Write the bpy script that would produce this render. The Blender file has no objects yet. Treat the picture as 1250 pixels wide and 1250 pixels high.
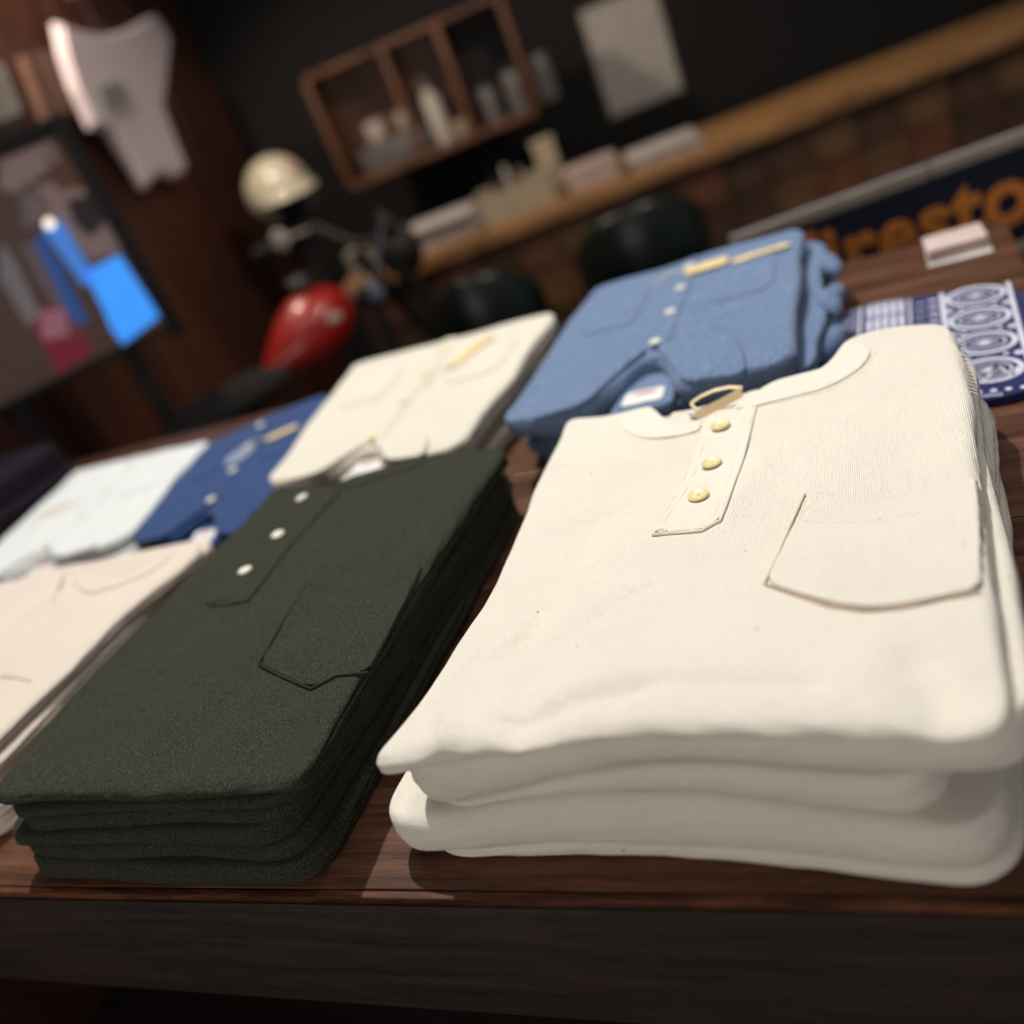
import bpy, bmesh, math, random
import numpy as np
from mathutils import Vector, Matrix
random.seed(7)
SC = bpy.context.scene
COL = SC.collection
# ------------------------------------------------------------------ camera
# table top is z = 0, the table's front edge runs along x, depth along y; camera stands at x = y = 0
CAM_H = 0.42
F_PX = 1150.0
_Y = np.array([395., 805., -F_PX]); _Y /= np.linalg.norm(_Y)
_X = np.array([2454., 438., F_PX]); _X -= (_X @ _Y) * _Y; _X /= np.linalg.norm(_X)
_Z = np.cross(_X, _Y)
RW = np.array([_X, _Y, _Z])                     # world <- camera
cam_d = bpy.data.cameras.new('camera'); cam = bpy.data.objects.new('camera', cam_d); COL.objects.link(cam)
cam.matrix_world = Matrix.Translation((0, 0, CAM_H)) @ Matrix([list(r) for r in RW]).to_4x4()
cam_d.sensor_width = 36; cam_d.lens = 36 * F_PX / 1250
cam_d.clip_start = 0.02; cam_d.clip_end = 60
cam_d.dof.use_dof = True; cam_d.dof.focus_distance = 0.615; cam_d.dof.aperture_fstop = 2.35
SC.camera = cam
# ------------------------------------------------------------------ light
w = bpy.data.worlds.new('World'); SC.world = w; w.use_nodes = True
w.node_tree.nodes['Background'].inputs[0].default_value = (0.75, 0.78, 0.85, 1)
w.node_tree.nodes['Background'].inputs[1].default_value = 0.075
SC.view_settings.view_transform = 'Standard'; SC.view_settings.look = 'None'
SC.view_settings.gamma = 1.0; SC.view_settings.use_curve_mapping = False
SC.view_settings.exposure = 1.1

def spot(name, loc, target, power, size_deg, radius, color, blend=0.5):
    d = bpy.data.lights.new(name, 'SPOT'); o = bpy.data.objects.new(name, d); COL.objects.link(o)
    d.energy = power; d.spot_size = math.radians(size_deg); d.spot_blend = blend
    d.shadow_soft_size = radius; d.color = color
    o.location = loc
    o.rotation_euler = (Vector(target) - Vector(loc)).to_track_quat('-Z', 'Y').to_euler()
    return o
def area(name, loc, target, power, sx, sy, color):
    d = bpy.data.lights.new(name, 'AREA'); o = bpy.data.objects.new(name, d); COL.objects.link(o)
    d.shape = 'RECTANGLE'; d.size = sx; d.size_y = sy; d.energy = power; d.color = color
    o.location = loc
    o.rotation_euler = (Vector(target) - Vector(loc)).to_track_quat('-Z', 'Y').to_euler()
    return o
spot('spot_key', (-0.68, 1.45, 2.45), (-0.35, 0.62, 0.0), 122, 60, 0.03, (1.0, 0.965, 0.92))
spot('spot_second', (0.25, 1.15, 2.0), (-0.3, 0.6, 0.0), 14, 75, 0.05, (1.0, 0.93, 0.86))
spot('spot_aisle', (-1.9, 2.2, 1.6), (-1.7, 2.9, 0.1), 46, 90, 0.06, (1.0, 0.82, 0.66))
spot('spot_counter', (0.2, 2.0, 1.6), (-0.5, 2.9, -0.2), 30, 100, 0.06, (1.0, 0.84, 0.66))
area('front_fill', (-0.35, -1.9, 0.75), (-0.35, 0.4, 0.05), 10.0, 2.2, 0.9, (1.0, 0.91, 0.84))  # unseen low fill, added to lift the shaded shirt fronts
area('overhead_fill', (-0.6, 1.0, 1.9), (-0.5, 0.7, 0), 3.6, 1.6, 0.5, (1.0, 0.93, 0.88))  # soft fill added from above, no visible fixture

# ------------------------------------------------------------------ projection helpers
def ray(px, py): return RW @ np.array([px - 625., 625. - py, -F_PX])
def U(px, py, z):                               # point at height z
    d = ray(px, py); t = (z - CAM_H) / d[2]; return np.array([d[0] * t, d[1] * t, z])
NB = np.array([-0.276, 0.961]); WB = np.array([0.961, 0.276])   # shop walls: normal and run
def BG(px, py, b):                              # (run, height) on the upright plane at distance b
    d = ray(px, py); t = b / (d[:2] @ NB); return (d[:2] @ WB) * t, CAM_H + d[2] * t
def BW(a, b, z): return Vector((a * WB[0] + b * NB[0], a * WB[1] + b * NB[1], z))
ANG = math.atan2(WB[1], WB[0])

# ------------------------------------------------------------------ object helpers
def link(name, mesh, mat=None, parent=None):
    o = bpy.data.objects.new(name, mesh); COL.objects.link(o)
    if mat: mesh.materials.append(mat)
    if parent: o.parent = parent
    return o
def empty(name, loc=(0, 0, 0), rz=0):
    o = bpy.data.objects.new(name, None); COL.objects.link(o); o.location = loc; o.rotation_euler = (0, 0, rz)
    o.empty_display_size = 0.02
    return o
def tag(o, label=None, cat=None, group=None, kind=None):
    if label: o['label'] = label
    if cat: o['category'] = cat
    if group: o['group'] = group
    if kind: o['kind'] = kind
    return o
def local(o, root):                             # parent while mesh data is in world space
    o.parent = root
    o.matrix_parent_inverse = root.matrix_basis.inverted() if root.matrix_basis != Matrix() else Matrix()
    return o
def from_arrays(name, verts, faces, mat=None, parent=None, smooth=True):
    me = bpy.data.meshes.new(name)
    me.from_pydata([tuple(v) for v in verts], [], faces); me.update()
    if smooth:
        me.polygons.foreach_set('use_smooth', [True] * len(me.polygons))
    return link(name, me, mat, parent)
class MB:
    def __init__(s): s.bm = bmesh.new()
    def box(s, c, size, rz=0, bev=0, M=None):
        r = bmesh.ops.create_cube(s.bm, size=1)
        vs = r['verts']
        m = Matrix.Translation(c) @ Matrix.Rotation(rz, 4, 'Z') @ Matrix.Diagonal((*size, 1))
        if M is not None: m = M @ m
        bmesh.ops.transform(s.bm, matrix=m, verts=vs)
        if bev:
            es = list({e for v in vs for e in v.link_edges})
            bmesh.ops.bevel(s.bm, geom=es, offset=bev, segments=2, affect='EDGES', profile=0.6)
        return s
    def tube(s, p, q, r, r2=None, seg=12):
        p = Vector(p); q = Vector(q); L = (q - p).length
        res = bmesh.ops.create_cone(s.bm, cap_ends=True, segments=seg, radius1=r, radius2=r if r2 is None else r2, depth=L)
        m = Matrix.Translation((p + q) / 2) @ (q - p).to_track_quat('Z', 'Y').to_matrix().to_4x4()
        bmesh.ops.transform(s.bm, matrix=m, verts=res['verts']); return s
    def path(s, pts, r, seg=10):
        for a, b in zip(pts[:-1], pts[1:]):
            s.tube(a, b, r, seg=seg)
        for a in pts[1:-1]: s.ball(a, (r, r, r), 8)
        return s
    def ball(s, c, rad, seg=16, M=None):
        res = bmesh.ops.create_uvsphere(s.bm, u_segments=seg, v_segments=max(6, seg // 2), radius=1)
        m = Matrix.Translation(c) @ (M if M is not None else Matrix()) @ Matrix.Diagonal((*rad, 1))
        bmesh.ops.transform(s.bm, matrix=m, verts=res['verts']); return s
    def lathe(s, prof, c=(0, 0, 0), seg=28, M=None):
        rings = []
        for r, z in prof:
            rings.append([s.bm.verts.new((r * math.cos(2 * math.pi * i / seg), r * math.sin(2 * math.pi * i / seg), z)) for i in range(seg)])
        for a, b in zip(rings[:-1], rings[1:]):
            for i in range(seg): s.bm.faces.new((a[i], a[(i + 1) % seg], b[(i + 1) % seg], b[i]))
        if prof[0][0] > 1e-6: s.bm.faces.new(rings[0][::-1])
        if prof[-1][0] > 1e-6: s.bm.faces.new(rings[-1])
        m = Matrix.Translation(c) @ (M if M is not None else Matrix())
        bmesh.ops.transform(s.bm, matrix=m, verts=[v for r in rings for v in r]); return s
    def torus(s, c, R, r, M=None, seg=40, k=10):
        vs = [[s.bm.verts.new(((R + r * math.cos(2 * math.pi * j / k)) * math.cos(2 * math.pi * i / seg), (R + r * math.cos(2 * math.pi * j / k)) * math.sin(2 * math.pi * i / seg), r * math.sin(2 * math.pi * j / k))) for j in range(k)] for i in range(seg)]
        for i in range(seg):
            for j in range(k):
                s.bm.faces.new((vs[i][j], vs[(i + 1) % seg][j], vs[(i + 1) % seg][(j + 1) % k], vs[i][(j + 1) % k]))
        bmesh.ops.transform(s.bm, matrix=Matrix.Translation(c) @ (M if M is not None else Matrix()), verts=[v for r_ in vs for v in r_]); return s
    def prism(s, poly, z0, z1, M=None):         # poly xy, extruded in z
        a = [s.bm.verts.new((x, y, z0)) for x, y in poly]; b = [s.bm.verts.new((x, y, z1)) for x, y in poly]
        n = len(poly)
        s.bm.faces.new(a[::-1]); s.bm.faces.new(b)
        for i in range(n): s.bm.faces.new((a[i], a[(i + 1) % n], b[(i + 1) % n], b[i]))
        if M is not None: bmesh.ops.transform(s.bm, matrix=M, verts=a + b)
        return s
    def build(s, name, mat, parent=None, smooth=False):
        bmesh.ops.recalc_face_normals(s.bm, faces=s.bm.faces[:])
        me = bpy.data.meshes.new(name); s.bm.to_mesh(me); s.bm.free()
        if smooth:
            me.polygons.foreach_set('use_smooth', [True] * len(me.polygons))
            me.set_sharp_from_angle(angle=math.radians(40))
        return link(name, me, mat, parent)

# ------------------------------------------------------------------ materials
def new_mat(name):
    m = bpy.data.materials.new(name); m.use_nodes = True
    nt = m.node_tree; return m, nt, nt.nodes, nt.links, nt.nodes['Principled BSDF']
def ramp(N, stops, interp='LINEAR'):
    r = N.new('ShaderNodeValToRGB'); r.color_ramp.interpolation = interp
    e = r.color_ramp.elements
    e[0].position, e[0].color = stops[0][0], (*stops[0][1], 1)
    e[1].position, e[1].color = stops[-1][0], (*stops[-1][1], 1)
    for p, c in stops[1:-1]:
        x = e.new(p); x.color = (*c, 1)
    return r
def srgb(r, g, b):
    f = lambda v: (v / 255 / 12.92) if v / 255 <= 0.04045 else ((v / 255 + 0.055) / 1.055) ** 2.4
    return (f(r), f(g), f(b))
def coords(N, L, scale=(1, 1, 1), rot=(0, 0, 0)):
    tc = N.new('ShaderNodeTexCoord'); mp = N.new('ShaderNodeMapping')
    mp.inputs['Scale'].default_value = scale; mp.inputs['Rotation'].default_value = rot
    L.new(tc.outputs['Object'], mp.inputs['Vector']); return mp
def noise(N, L, vec, scale, detail=3, rough=0.5):
    n = N.new('ShaderNodeTexNoise'); n.inputs['Scale'].default_value = scale
    n.inputs['Detail'].default_value = detail; n.inputs['Roughness'].default_value = rough
    L.new(vec.outputs['Vector'], n.inputs['Vector']); return n
def fabric(name, base, dark, light, rib=1.5, rib_dir='X', bump=0.25, specks=None, rough=0.92, heather=1500, mix=0.55, sheen=0.15, rot=0.0, ribstr=0.5, fuzz=(1, 1, 1)):
    m, nt, N, L, B = new_mat(name)
    c = coords(N, L, rot=(0, 0, rot))
    n1 = noise(N, L, c, heather, 2, 0.6)
    n2 = noise(N, L, c, 14, 3, 0.5)
    r1 = ramp(N, [(0.3, dark), (0.5, base), (0.72, light)]); L.new(n1.outputs['Fac'], r1.inputs['Fac'])
    r2 = ramp(N, [(0.35, tuple(0.93 * v for v in base)), (0.65, base)]); L.new(n2.outputs['Fac'], r2.inputs['Fac'])
    mx = N.new('ShaderNodeMix'); mx.data_type = 'RGBA'; mx.inputs[0].default_value = mix
    L.new(r2.outputs['Color'], mx.inputs[6]); L.new(r1.outputs['Color'], mx.inputs[7])
    out = mx.outputs[2]
    if specks:
        v = N.new('ShaderNodeTexVoronoi'); v.inputs['Scale'].default_value = 55; L.new(c.outputs['Vector'], v.inputs['Vector'])
        r = ramp(N, [(0.0, (1, 1, 1)), (0.035, (1, 1, 1)), (0.05, (0, 0, 0))]); L.new(v.outputs['Distance'], r.inputs['Fac'])
        n3 = noise(N, L, c, 30, 1); r3 = ramp(N, [(0.52, (0, 0, 0)), (0.56, (1, 1, 1))]); L.new(n3.outputs['Fac'], r3.inputs['Fac'])
        mu = N.new('ShaderNodeMath'); mu.operation = 'MULTIPLY'; L.new(r.outputs['Color'], mu.inputs[0]); L.new(r3.outputs['Color'], mu.inputs[1])
        m2 = N.new('ShaderNodeMix'); m2.data_type = 'RGBA'; L.new(mu.outputs[0], m2.inputs[0]); L.new(out, m2.inputs[6])
        m2.inputs[7].default_value = (*specks, 1); out = m2.outputs[2]
    L.new(out, B.inputs['Base Color'])
    B.inputs['Roughness'].default_value = rough
    B.inputs['Sheen Weight'].default_value = sheen; B.inputs['Sheen Roughness'].default_value = 0.5
    B.inputs['Specular IOR Level'].default_value = 0.15
    wv = N.new('ShaderNodeTexWave'); wv.bands_direction = rib_dir; wv.inputs['Scale'].default_value = 314.16 / rib      # rib = period in mm
    wv.inputs['Distortion'].default_value = 1.2; wv.inputs['Detail'].default_value = 1; wv.inputs['Detail Scale'].default_value = 3
    L.new(c.outputs['Vector'], wv.inputs['Vector'])
    add = N.new('ShaderNodeMath'); add.operation = 'MULTIPLY_ADD'; add.inputs[1].default_value = ribstr
    L.new(wv.outputs['Fac'], add.inputs[0]); L.new(n1.outputs['Fac'], add.inputs[2])
    bp = N.new('ShaderNodeBump'); bp.inputs['Strength'].default_value = bump; bp.inputs['Distance'].default_value = 0.0009
    L.new(add.outputs[0], bp.inputs['Height'])
    n4 = noise(N, L, c, 90, 3, 0.55)
    bp2 = N.new('ShaderNodeBump'); bp2.inputs['Strength'].default_value = 0.32; bp2.inputs['Distance'].default_value = 0.003
    L.new(n4.outputs['Fac'], bp2.inputs['Height']); L.new(bp.outputs['Normal'], bp2.inputs['Normal'])
    L.new(bp2.outputs['Normal'], B.inputs['Normal'])
    return m
def plain(name, col, rough=0.5, metal=0, emit=None, es=0, coat=0):
    m, nt, N, L, B = new_mat(name)
    c = coords(N, L); n = noise(N, L, c, 25, 3)
    r = ramp(N, [(0.3, tuple(0.85 * v for v in col)), (0.7, tuple(min(1, 1.08 * v) for v in col))]); L.new(n.outputs['Fac'], r.inputs['Fac'])
    L.new(r.outputs['Color'], B.inputs['Base Color'])
    B.inputs['Roughness'].default_value = rough; B.inputs['Metallic'].default_value = metal; B.inputs['Coat Weight'].default_value = coat
    if emit: B.inputs['Emission Color'].default_value = (*emit, 1); B.inputs['Emission Strength'].default_value = es
    return m
def wood(name, dark, mid, light, scale=(3, 60, 60), rough=0.45, bump=0.3, rot=(0, 0, 0), fine=1.0, spec=0.5):
    m, nt, N, L, B = new_mat(name)
    c = coords(N, L, scale, rot)
    n = noise(N, L, c, 1.0, 6, 0.62); n.inputs['Distortion'].default_value = 0.5
    c2 = coords(N, L, tuple(v * 7 for v in scale), rot); n2 = noise(N, L, c2, 1.0, 4, 0.7)
    mm = N.new('ShaderNodeMath'); mm.operation = 'MULTIPLY_ADD'; mm.inputs[1].default_value = 0.5
    L.new(n2.outputs['Fac'], mm.inputs[0]); L.new(n.outputs['Fac'], mm.inputs[2])
    r = ramp(N, [(0.55, dark), (0.73, mid), (0.95, light)]); L.new(mm.outputs[0], r.inputs['Fac'])
    L.new(r.outputs['Color'], B.inputs['Base Color'])
    B.inputs['Roughness'].default_value = rough; B.inputs['Specular IOR Level'].default_value = spec
    bp = N.new('ShaderNodeBump'); bp.inputs['Strength'].default_value = bump; bp.inputs['Distance'].default_value = 0.001
    L.new(mm.outputs[0], bp.inputs['Height']); L.new(bp.outputs['Normal'], B.inputs['Normal'])
    return m
M = {}
M['cream'] = fabric('cream_knit', srgb(237, 230, 215), srgb(216, 207, 190), srgb(247, 243, 232), rib=1.35, bump=0.85, specks=srgb(120, 90, 60), heather=1100, mix=0.4)
M['cream_rib'] = fabric('cream_ribbing', srgb(235, 228, 213), srgb(214, 205, 188), srgb(245, 241, 230), rib=1.4, rib_dir='Y', bump=0.6, heather=1300, mix=0.35)
M['cream_stitch'] = plain('cream_thread', srgb(238, 230, 212), 0.8)
M['green'] = fabric('olive_green_jersey', srgb(46, 48, 39), srgb(16, 17, 12), srgb(98, 100, 83), rib=1.1, bump=0.7, heather=1250, mix=0.8, sheen=0.02, rot=0.6)
M['green_stitch'] = plain('dark_green_thread', srgb(44, 46, 36), 0.8)
M['ecru'] = fabric('ecru_twill', srgb(216, 210, 195), srgb(196, 186, 164), srgb(228, 223, 208), rib=1.5, bump=0.4)
M['pink'] = fabric('pale_pink_cotton', srgb(216, 204, 190), srgb(200, 186, 170), srgb(226, 214, 202), rib=1.5, bump=0.4)
M['chambray'] = fabric('chambray_cotton', srgb(96, 118, 150), srgb(60, 82, 118), srgb(150, 166, 190), rib=1.5, bump=0.25, mix=0.7, heather=420, rot=0.3)
M['navy'] = fabric('navy_denim', srgb(40, 66, 112), srgb(28, 46, 84), srgb(60, 88, 138), rib=1.5, bump=0.35, mix=0.5)
M['navy_dark'] = fabric('dark_navy_cotton', srgb(22, 26, 46), srgb(12, 14, 28), srgb(36, 42, 66), rib=1.5, bump=0.35)
M['pale'] = fabric('pale_blue_white_cotton', srgb(216, 220, 218), srgb(192, 198, 200), srgb(232, 234, 230), rib=1.5, bump=0.35)
M['black_cloth'] = fabric('dark_plum_cloth', srgb(30, 24, 34), srgb(18, 14, 22), srgb(44, 38, 48), rib=1.5, bump=0.3, sheen=0.02)
M['button_cream'] = plain('horn_button_yellow', srgb(232, 220, 160), 0.35, coat=0.3)
M['button_white'] = plain('white_button', srgb(226, 226, 208), 0.3, coat=0.4)
M['tan'] = plain('tan_label_tape', srgb(230, 206, 166), 0.7)
M['manila'] = plain('manila_card', srgb(226, 204, 146), 0.6)
M['white_label'] = plain('white_woven_label', srgb(222, 222, 220), 0.6)
M['red_print'] = plain('red_print', srgb(206, 110, 112), 0.6)
M['grey_print'] = plain('grey_print', srgb(130, 140, 160), 0.6)
M['black'] = plain('black_paint', srgb(12, 11, 12), 0.65)
M['table'] = wood('walnut_table_top', srgb(54, 33, 24), srgb(80, 52, 38), srgb(112, 76, 56), scale=(4, 70, 70), rough=0.5, bump=0.6, spec=0.18)
M['lip'] = wood('worn_reddish_lip', srgb(40, 22, 15), srgb(76, 44, 29), srgb(122, 78, 52), scale=(8, 90, 90), rough=0.5, bump=0.5, spec=0.2)
M['fascia'] = wood('dark_oak_fascia', srgb(10, 6, 4), srgb(36, 25, 18), srgb(50, 36, 28), scale=(5, 40, 60), rough=0.6, bump=0.6, rot=(0, 0.12, 0))

# ------------------------------------------------------------------ cloth builder
def snoise(x, y, seed, freq):                  # smooth noise, about -1..1
    rs = np.random.RandomState(seed); o = 0
    for k in range(7):
        a = rs.uniform(0, 2 * math.pi); f = freq * rs.uniform(0.6, 1.6); p = rs.uniform(0, 6.28)
        o = o + np.sin(f * (x * math.cos(a) + y * math.sin(a)) + p)
    return o / 3.4
def resample(pts, n):
    p = np.array([list(q)[:2] for q in pts], float)
    if len(p) > 2:                               # soften with chaikin, ends kept
        for _ in range(2):
            q = [p[0]]
            for a, b in zip(p[:-1], p[1:]): q += [a * .75 + b * .25, a * .25 + b * .75]
            q.append(p[-1]); p = np.array(q)
    s = np.r_[0, np.cumsum(np.hypot(*np.diff(p, axis=0).T))]
    t = np.linspace(0, s[-1], n + 1)
    return np.c_[np.interp(t, s, p[:, 0]), np.interp(t, s, p[:, 1])]
def garment(name, edges, ztop, zbot, mat, parent=None, nu=48, nv=60, r=(0.008, 0.008, 0.008, 0.008), wav=0.0012, K=12,
            grooves=(), gw=0.05, gd=0.003, gside=(0, 1, 1, 1), seed=1, corner=4, power=0.85, root=None):
    """edges: front (left>right), right (front>back), back (left>right), left (front>back); a closed cushion of cloth with rounded rim"""
    f, ri, b, le = edges
    f = resample(f, nu); ri = resample(ri, nv); b = resample(b, nu); le = resample(le, nv)
    loop = np.vstack([f[:-1], ri[:-1], b[::-1][:-1], le[::-1][:-1]])      # counter-clockwise
    n = len(loop); ci = [0, nu, nu + nv, 2 * nu + nv]
    cw = np.zeros(n)
    idx = np.arange(n)
    for c in ci:
        d = np.minimum((idx - c) % n, (c - idx) % n); cw = np.maximum(cw, np.exp(-(d / corner) ** 2))
    for _ in range(corner * 2):
        av = (np.roll(loop, 1, 0) + np.roll(loop, -1, 0)) / 2
        loop = loop + (av - loop) * (cw[:, None] * 0.9)
    tg = np.roll(loop, -1, 0) - np.roll(loop, 1, 0); tg /= np.linalg.norm(tg, axis=1)[:, None] + 1e-12
    nrm = np.c_[tg[:, 1], -tg[:, 0]]
    for _ in range(2): nrm = (np.roll(nrm, 1, 0) + nrm * 2 + np.roll(nrm, -1, 0)) / 4
    nrm /= np.linalg.norm(nrm, axis=1)[:, None]
    loop = loop + nrm * (snoise(loop[:, 0], loop[:, 1], seed, 45) * wav)[:, None]
    side = np.zeros(n); side[nu:nu + nv] = 1; side[nu + nv:2 * nu + nv] = 2; side[2 * nu + nv:] = 3
    rr = np.array([r[int(s)] for s in side]); gs = np.array([gside[int(s)] for s in side], float)
    for _ in range(8):
        rr = (np.roll(rr, 1) + rr + np.roll(rr, -1)) / 3; gs = (np.roll(gs, 1) + gs + np.roll(gs, -1)) / 3
    rr = rr * (1 - .45 * cw)
    inner = loop - nrm * rr[:, None]
    for _ in range(6): inner = inner + ((np.roll(inner, 1, 0) + np.roll(inner, -1, 0)) / 2 - inner) * (cw[:, None] * .8)
    c0 = np.vstack([inner[:nu + 1]]); d1 = inner[nu:nu + nv + 1]
    c1 = inner[nu + nv:2 * nu + nv + 1][::-1]; d0 = np.vstack([inner[2 * nu + nv:], inner[:1]])[::-1]
    u = np.linspace(0, 1, nu + 1)[None, :, None]; v = np.linspace(0, 1, nv + 1)[:, None, None]
    G = (1 - v) * c0[None] + v * c1[None] + (1 - u) * d0[:, None] + u * d1[:, None] - (
        (1 - u) * (1 - v) * c0[0] + u * (1 - v) * c0[-1] + (1 - u) * v * c1[0] + u * v * c1[-1])
    for _ in range(70):                          # even out the grid so that it never folds over near rounded corners
        G[1:-1, 1:-1] += 0.8 * ((G[:-2, 1:-1] + G[2:, 1:-1] + G[1:-1, :-2] + G[1:-1, 2:]) / 4 - G[1:-1, 1:-1])
    x, y = G[..., 0], G[..., 1]
    zt = ztop(x, y); zb = zbot(x, y)
    verts = [np.stack([x, y, zt], -1).reshape(-1, 3)]
    gi = lambda j, i: j * (nu + 1) + i
    faces = []
    for j in range(nv):
        for i in range(nu): faces.append((gi(j, i), gi(j, i + 1), gi(j + 1, i + 1), gi(j + 1, i)))
    ring0 = [gi(0, i) for i in range(nu)] + [gi(j, nu) for j in range(nv)] + [gi(nv, nu - i) for i in range(nu)] + [gi(nv - j, 0) for j in range(nv)]
    nt = (nu + 1) * (nv + 1)
    ixy = verts[0][ring0][:, :2]; izt = verts[0][ring0][:, 2]; izb = zbot(ixy[:, 0], ixy[:, 1])
    prev = ring0; base = nt
    arc = np.arange(n) / n
    for k in range(1, K):
        th = math.pi * k / K; t = (1 - math.cos(th)) / 2
        off = rr * math.sin(th) ** power
        for q, g in enumerate(grooves):
            gg = g + 0.05 * np.sin(arc * 23 + seed + q * 2.1)
            off = off - gs * gd * np.exp(-((t - gg) / gw) ** 2)
        off = off + 0.0006 * snoise(ixy[:, 0], ixy[:, 1] + t * .1, seed + 5, 160) * math.sin(th)
        P = np.c_[ixy + nrm * off[:, None], izt + (izb - izt) * t]
        verts.append(P)
        cur = [base + i for i in range(n)]; base += n
        for i in range(n):
            i2 = (i + 1) % n; faces.append((prev[i], cur[i], cur[i2], prev[i2]))
        prev = cur
    # underside
    nb = base
    verts.append(np.stack([x, y, zb], -1).reshape(-1, 3))
    for j in range(nv):
        for i in range(nu): faces.append((nb + gi(j, i), nb + gi(j + 1, i), nb + gi(j + 1, i + 1), nb + gi(j, i + 1)))
    ringb = [nb + q for q in ring0]
    for i in range(n):
        i2 = (i + 1) % n; faces.append((prev[i], ringb[i], ringb[i2], prev[i2]))
    o = from_arrays(name, np.vstack(verts), faces, mat)
    if parent is not None:
        o.parent = parent; o.matrix_parent_inverse = parent.matrix_basis.inverted()
    return o
def flat(z): return lambda x, y: np.full(np.shape(x), z)
def rect(x0, x1, y0, y1, sk=0):
    return [(x0, y0), (x1, y0)], [(x1, y0), (x1 + sk, y1)], [(x0 + sk, y1), (x1 + sk, y1)], [(x0, y0), (x0 + sk, y1)]
def levelf(xs, zs, yf, yb, zback, seed, amp=0.0012, freq=22):
    """height of the seam between two garments: shaped along the front edge, evening out to the back"""
    xs = np.array(xs); zs = np.array(zs)
    def fn(x, y):
        x = np.asarray(x, float); y = np.asarray(y, float)
        xx = np.linspace(xs[0] - .05, xs[-1] + .05, 60); zz = np.interp(xx, xs, zs)
        for _ in range(14): zz = np.r_[zz[0], (zz[:-2] + zz[1:-1] + zz[2:]) / 3, zz[-1]]
        t = np.clip((y - yf) / (yb - yf), 0, 1); t = t * t * (3 - 2 * t)
        return np.interp(x, xx, zz) * (1 - t) + zback * t + amp * snoise(x, y, seed, freq)
    return fn
def seg_dist(x, y, pts):
    d = np.full(np.shape(x), 9.0)
    for a, b in zip(pts[:-1], pts[1:]):
        ax, ay = a[:2]; bx, by = b[:2]; L2 = (bx - ax) ** 2 + (by - ay) ** 2
        t = np.clip(((x - ax) * (bx - ax) + (y - ay) * (by - ay)) / L2, 0, 1)
        d = np.minimum(d, np.hypot(x - ax - t * (bx - ax), y - ay - t * (by - ay)))
    return d
def crease_fn(items):
    def fn(x, y):
        z = 0
        for pts, wd, dp in items: z = z + 1.5 * dp * np.exp(-(seg_dist(x, y, pts) / wd) ** 2)
        return z
    return fn
def stitch_line(name, pts, zf, mat, parent, step=0.0027, ln=0.0019, wd=0.00042, lift=0.0003):
    """a row of single thread stitches laid on the cloth"""
    p = np.array([q[:2] for q in pts]); s = np.r_[0, np.cumsum(np.hypot(*np.diff(p, axis=0).T))]
    V = []; Fc = []
    for t in np.arange(0, s[-1] - ln, step):
        a = np.array([np.interp(t, s, p[:, 0]), np.interp(t, s, p[:, 1])]); b = np.array([np.interp(t + ln, s, p[:, 0]), np.interp(t + ln, s, p[:, 1])])
        d = (b - a) / (np.linalg.norm(b - a) + 1e-9); nn = np.array([-d[1], d[0]]) * wd / 2
        za = float(zf(a[0], a[1])) + lift; zb_ = float(zf(b[0], b[1])) + lift; m = (a + b) / 2; zm = (za + zb_) / 2
        k = len(V)
        V += [(*(a), za - .0003), (*(m + nn), zm - .0002), (*b, zb_ - .0003), (*(m - nn), zm - .0002), (*m, zm + .00028)]
        V += [(*(a * .75 + b * .25 + nn), zm - .0002)]
        Fc += [(k, k + 5, k + 4), (k + 5, k + 1, k + 4), (k + 1, k + 2, k + 4), (k + 2, k + 3, k + 4), (k + 3, k, k + 4)]
    o = from_arrays(name, V, Fc, mat, smooth=False)
    if parent is not None: o.parent = parent; o.matrix_parent_inverse = parent.matrix_basis.inverted()
    return o
def cord(name, pts, r, mat, parent):            # thin raised rope of cloth through 3-D points
    mb = MB(); mb.path([Vector(p) for p in pts], r, 8); o = mb.build(name, mat, smooth=True)
    if parent is not None: o.parent = parent; o.matrix_parent_inverse = parent.matrix_basis.inverted()
    return o
def button(parent, c, rad, mat, thread_mat, tilt=(0, 0), rz=0.3):
    Mx = Matrix.Rotation(tilt[0], 4, 'X') @ Matrix.Rotation(tilt[1], 4, 'Y') @ Matrix.Rotation(rz, 4, 'Z')
    mb = MB()
    h = rad * 0.34
    prof = [(0, 0), (rad * .8, 0), (rad * .97, h * .35), (rad, h * .7), (rad * .93, h), (rad * .8, h * .98), (rad * .66, h * .62), (rad * .3, h * .55), (0, h * .55)]
    mb.lathe(prof, (0, 0, 0), 32)
    o = mb.build('button', mat, smooth=True)
    o.matrix_world = Matrix.Translation(c) @ Mx
    o.parent = parent; o.matrix_parent_inverse = parent.matrix_basis.inverted()
    t = MB(); q = rad * .2
    for sx, sy, ex, ey in ((-1, -1, 1, 1), (-1, 1, 1, -1)):
        t.path([Vector((sx * q, sy * q, h * .5)), Vector((0, 0, h * .85)), Vector((ex * q, ey * q, h * .5))], rad * .07, 6)
    for sx, sy in ((-1, -1), (1, 1), (-1, 1), (1, -1)): t.tube((sx * q, sy * q, h * .5), (sx * q, sy * q, h * .6), rad * .1, seg=8)
    th = t.build('thread', thread_mat, o)
    return o

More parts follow.
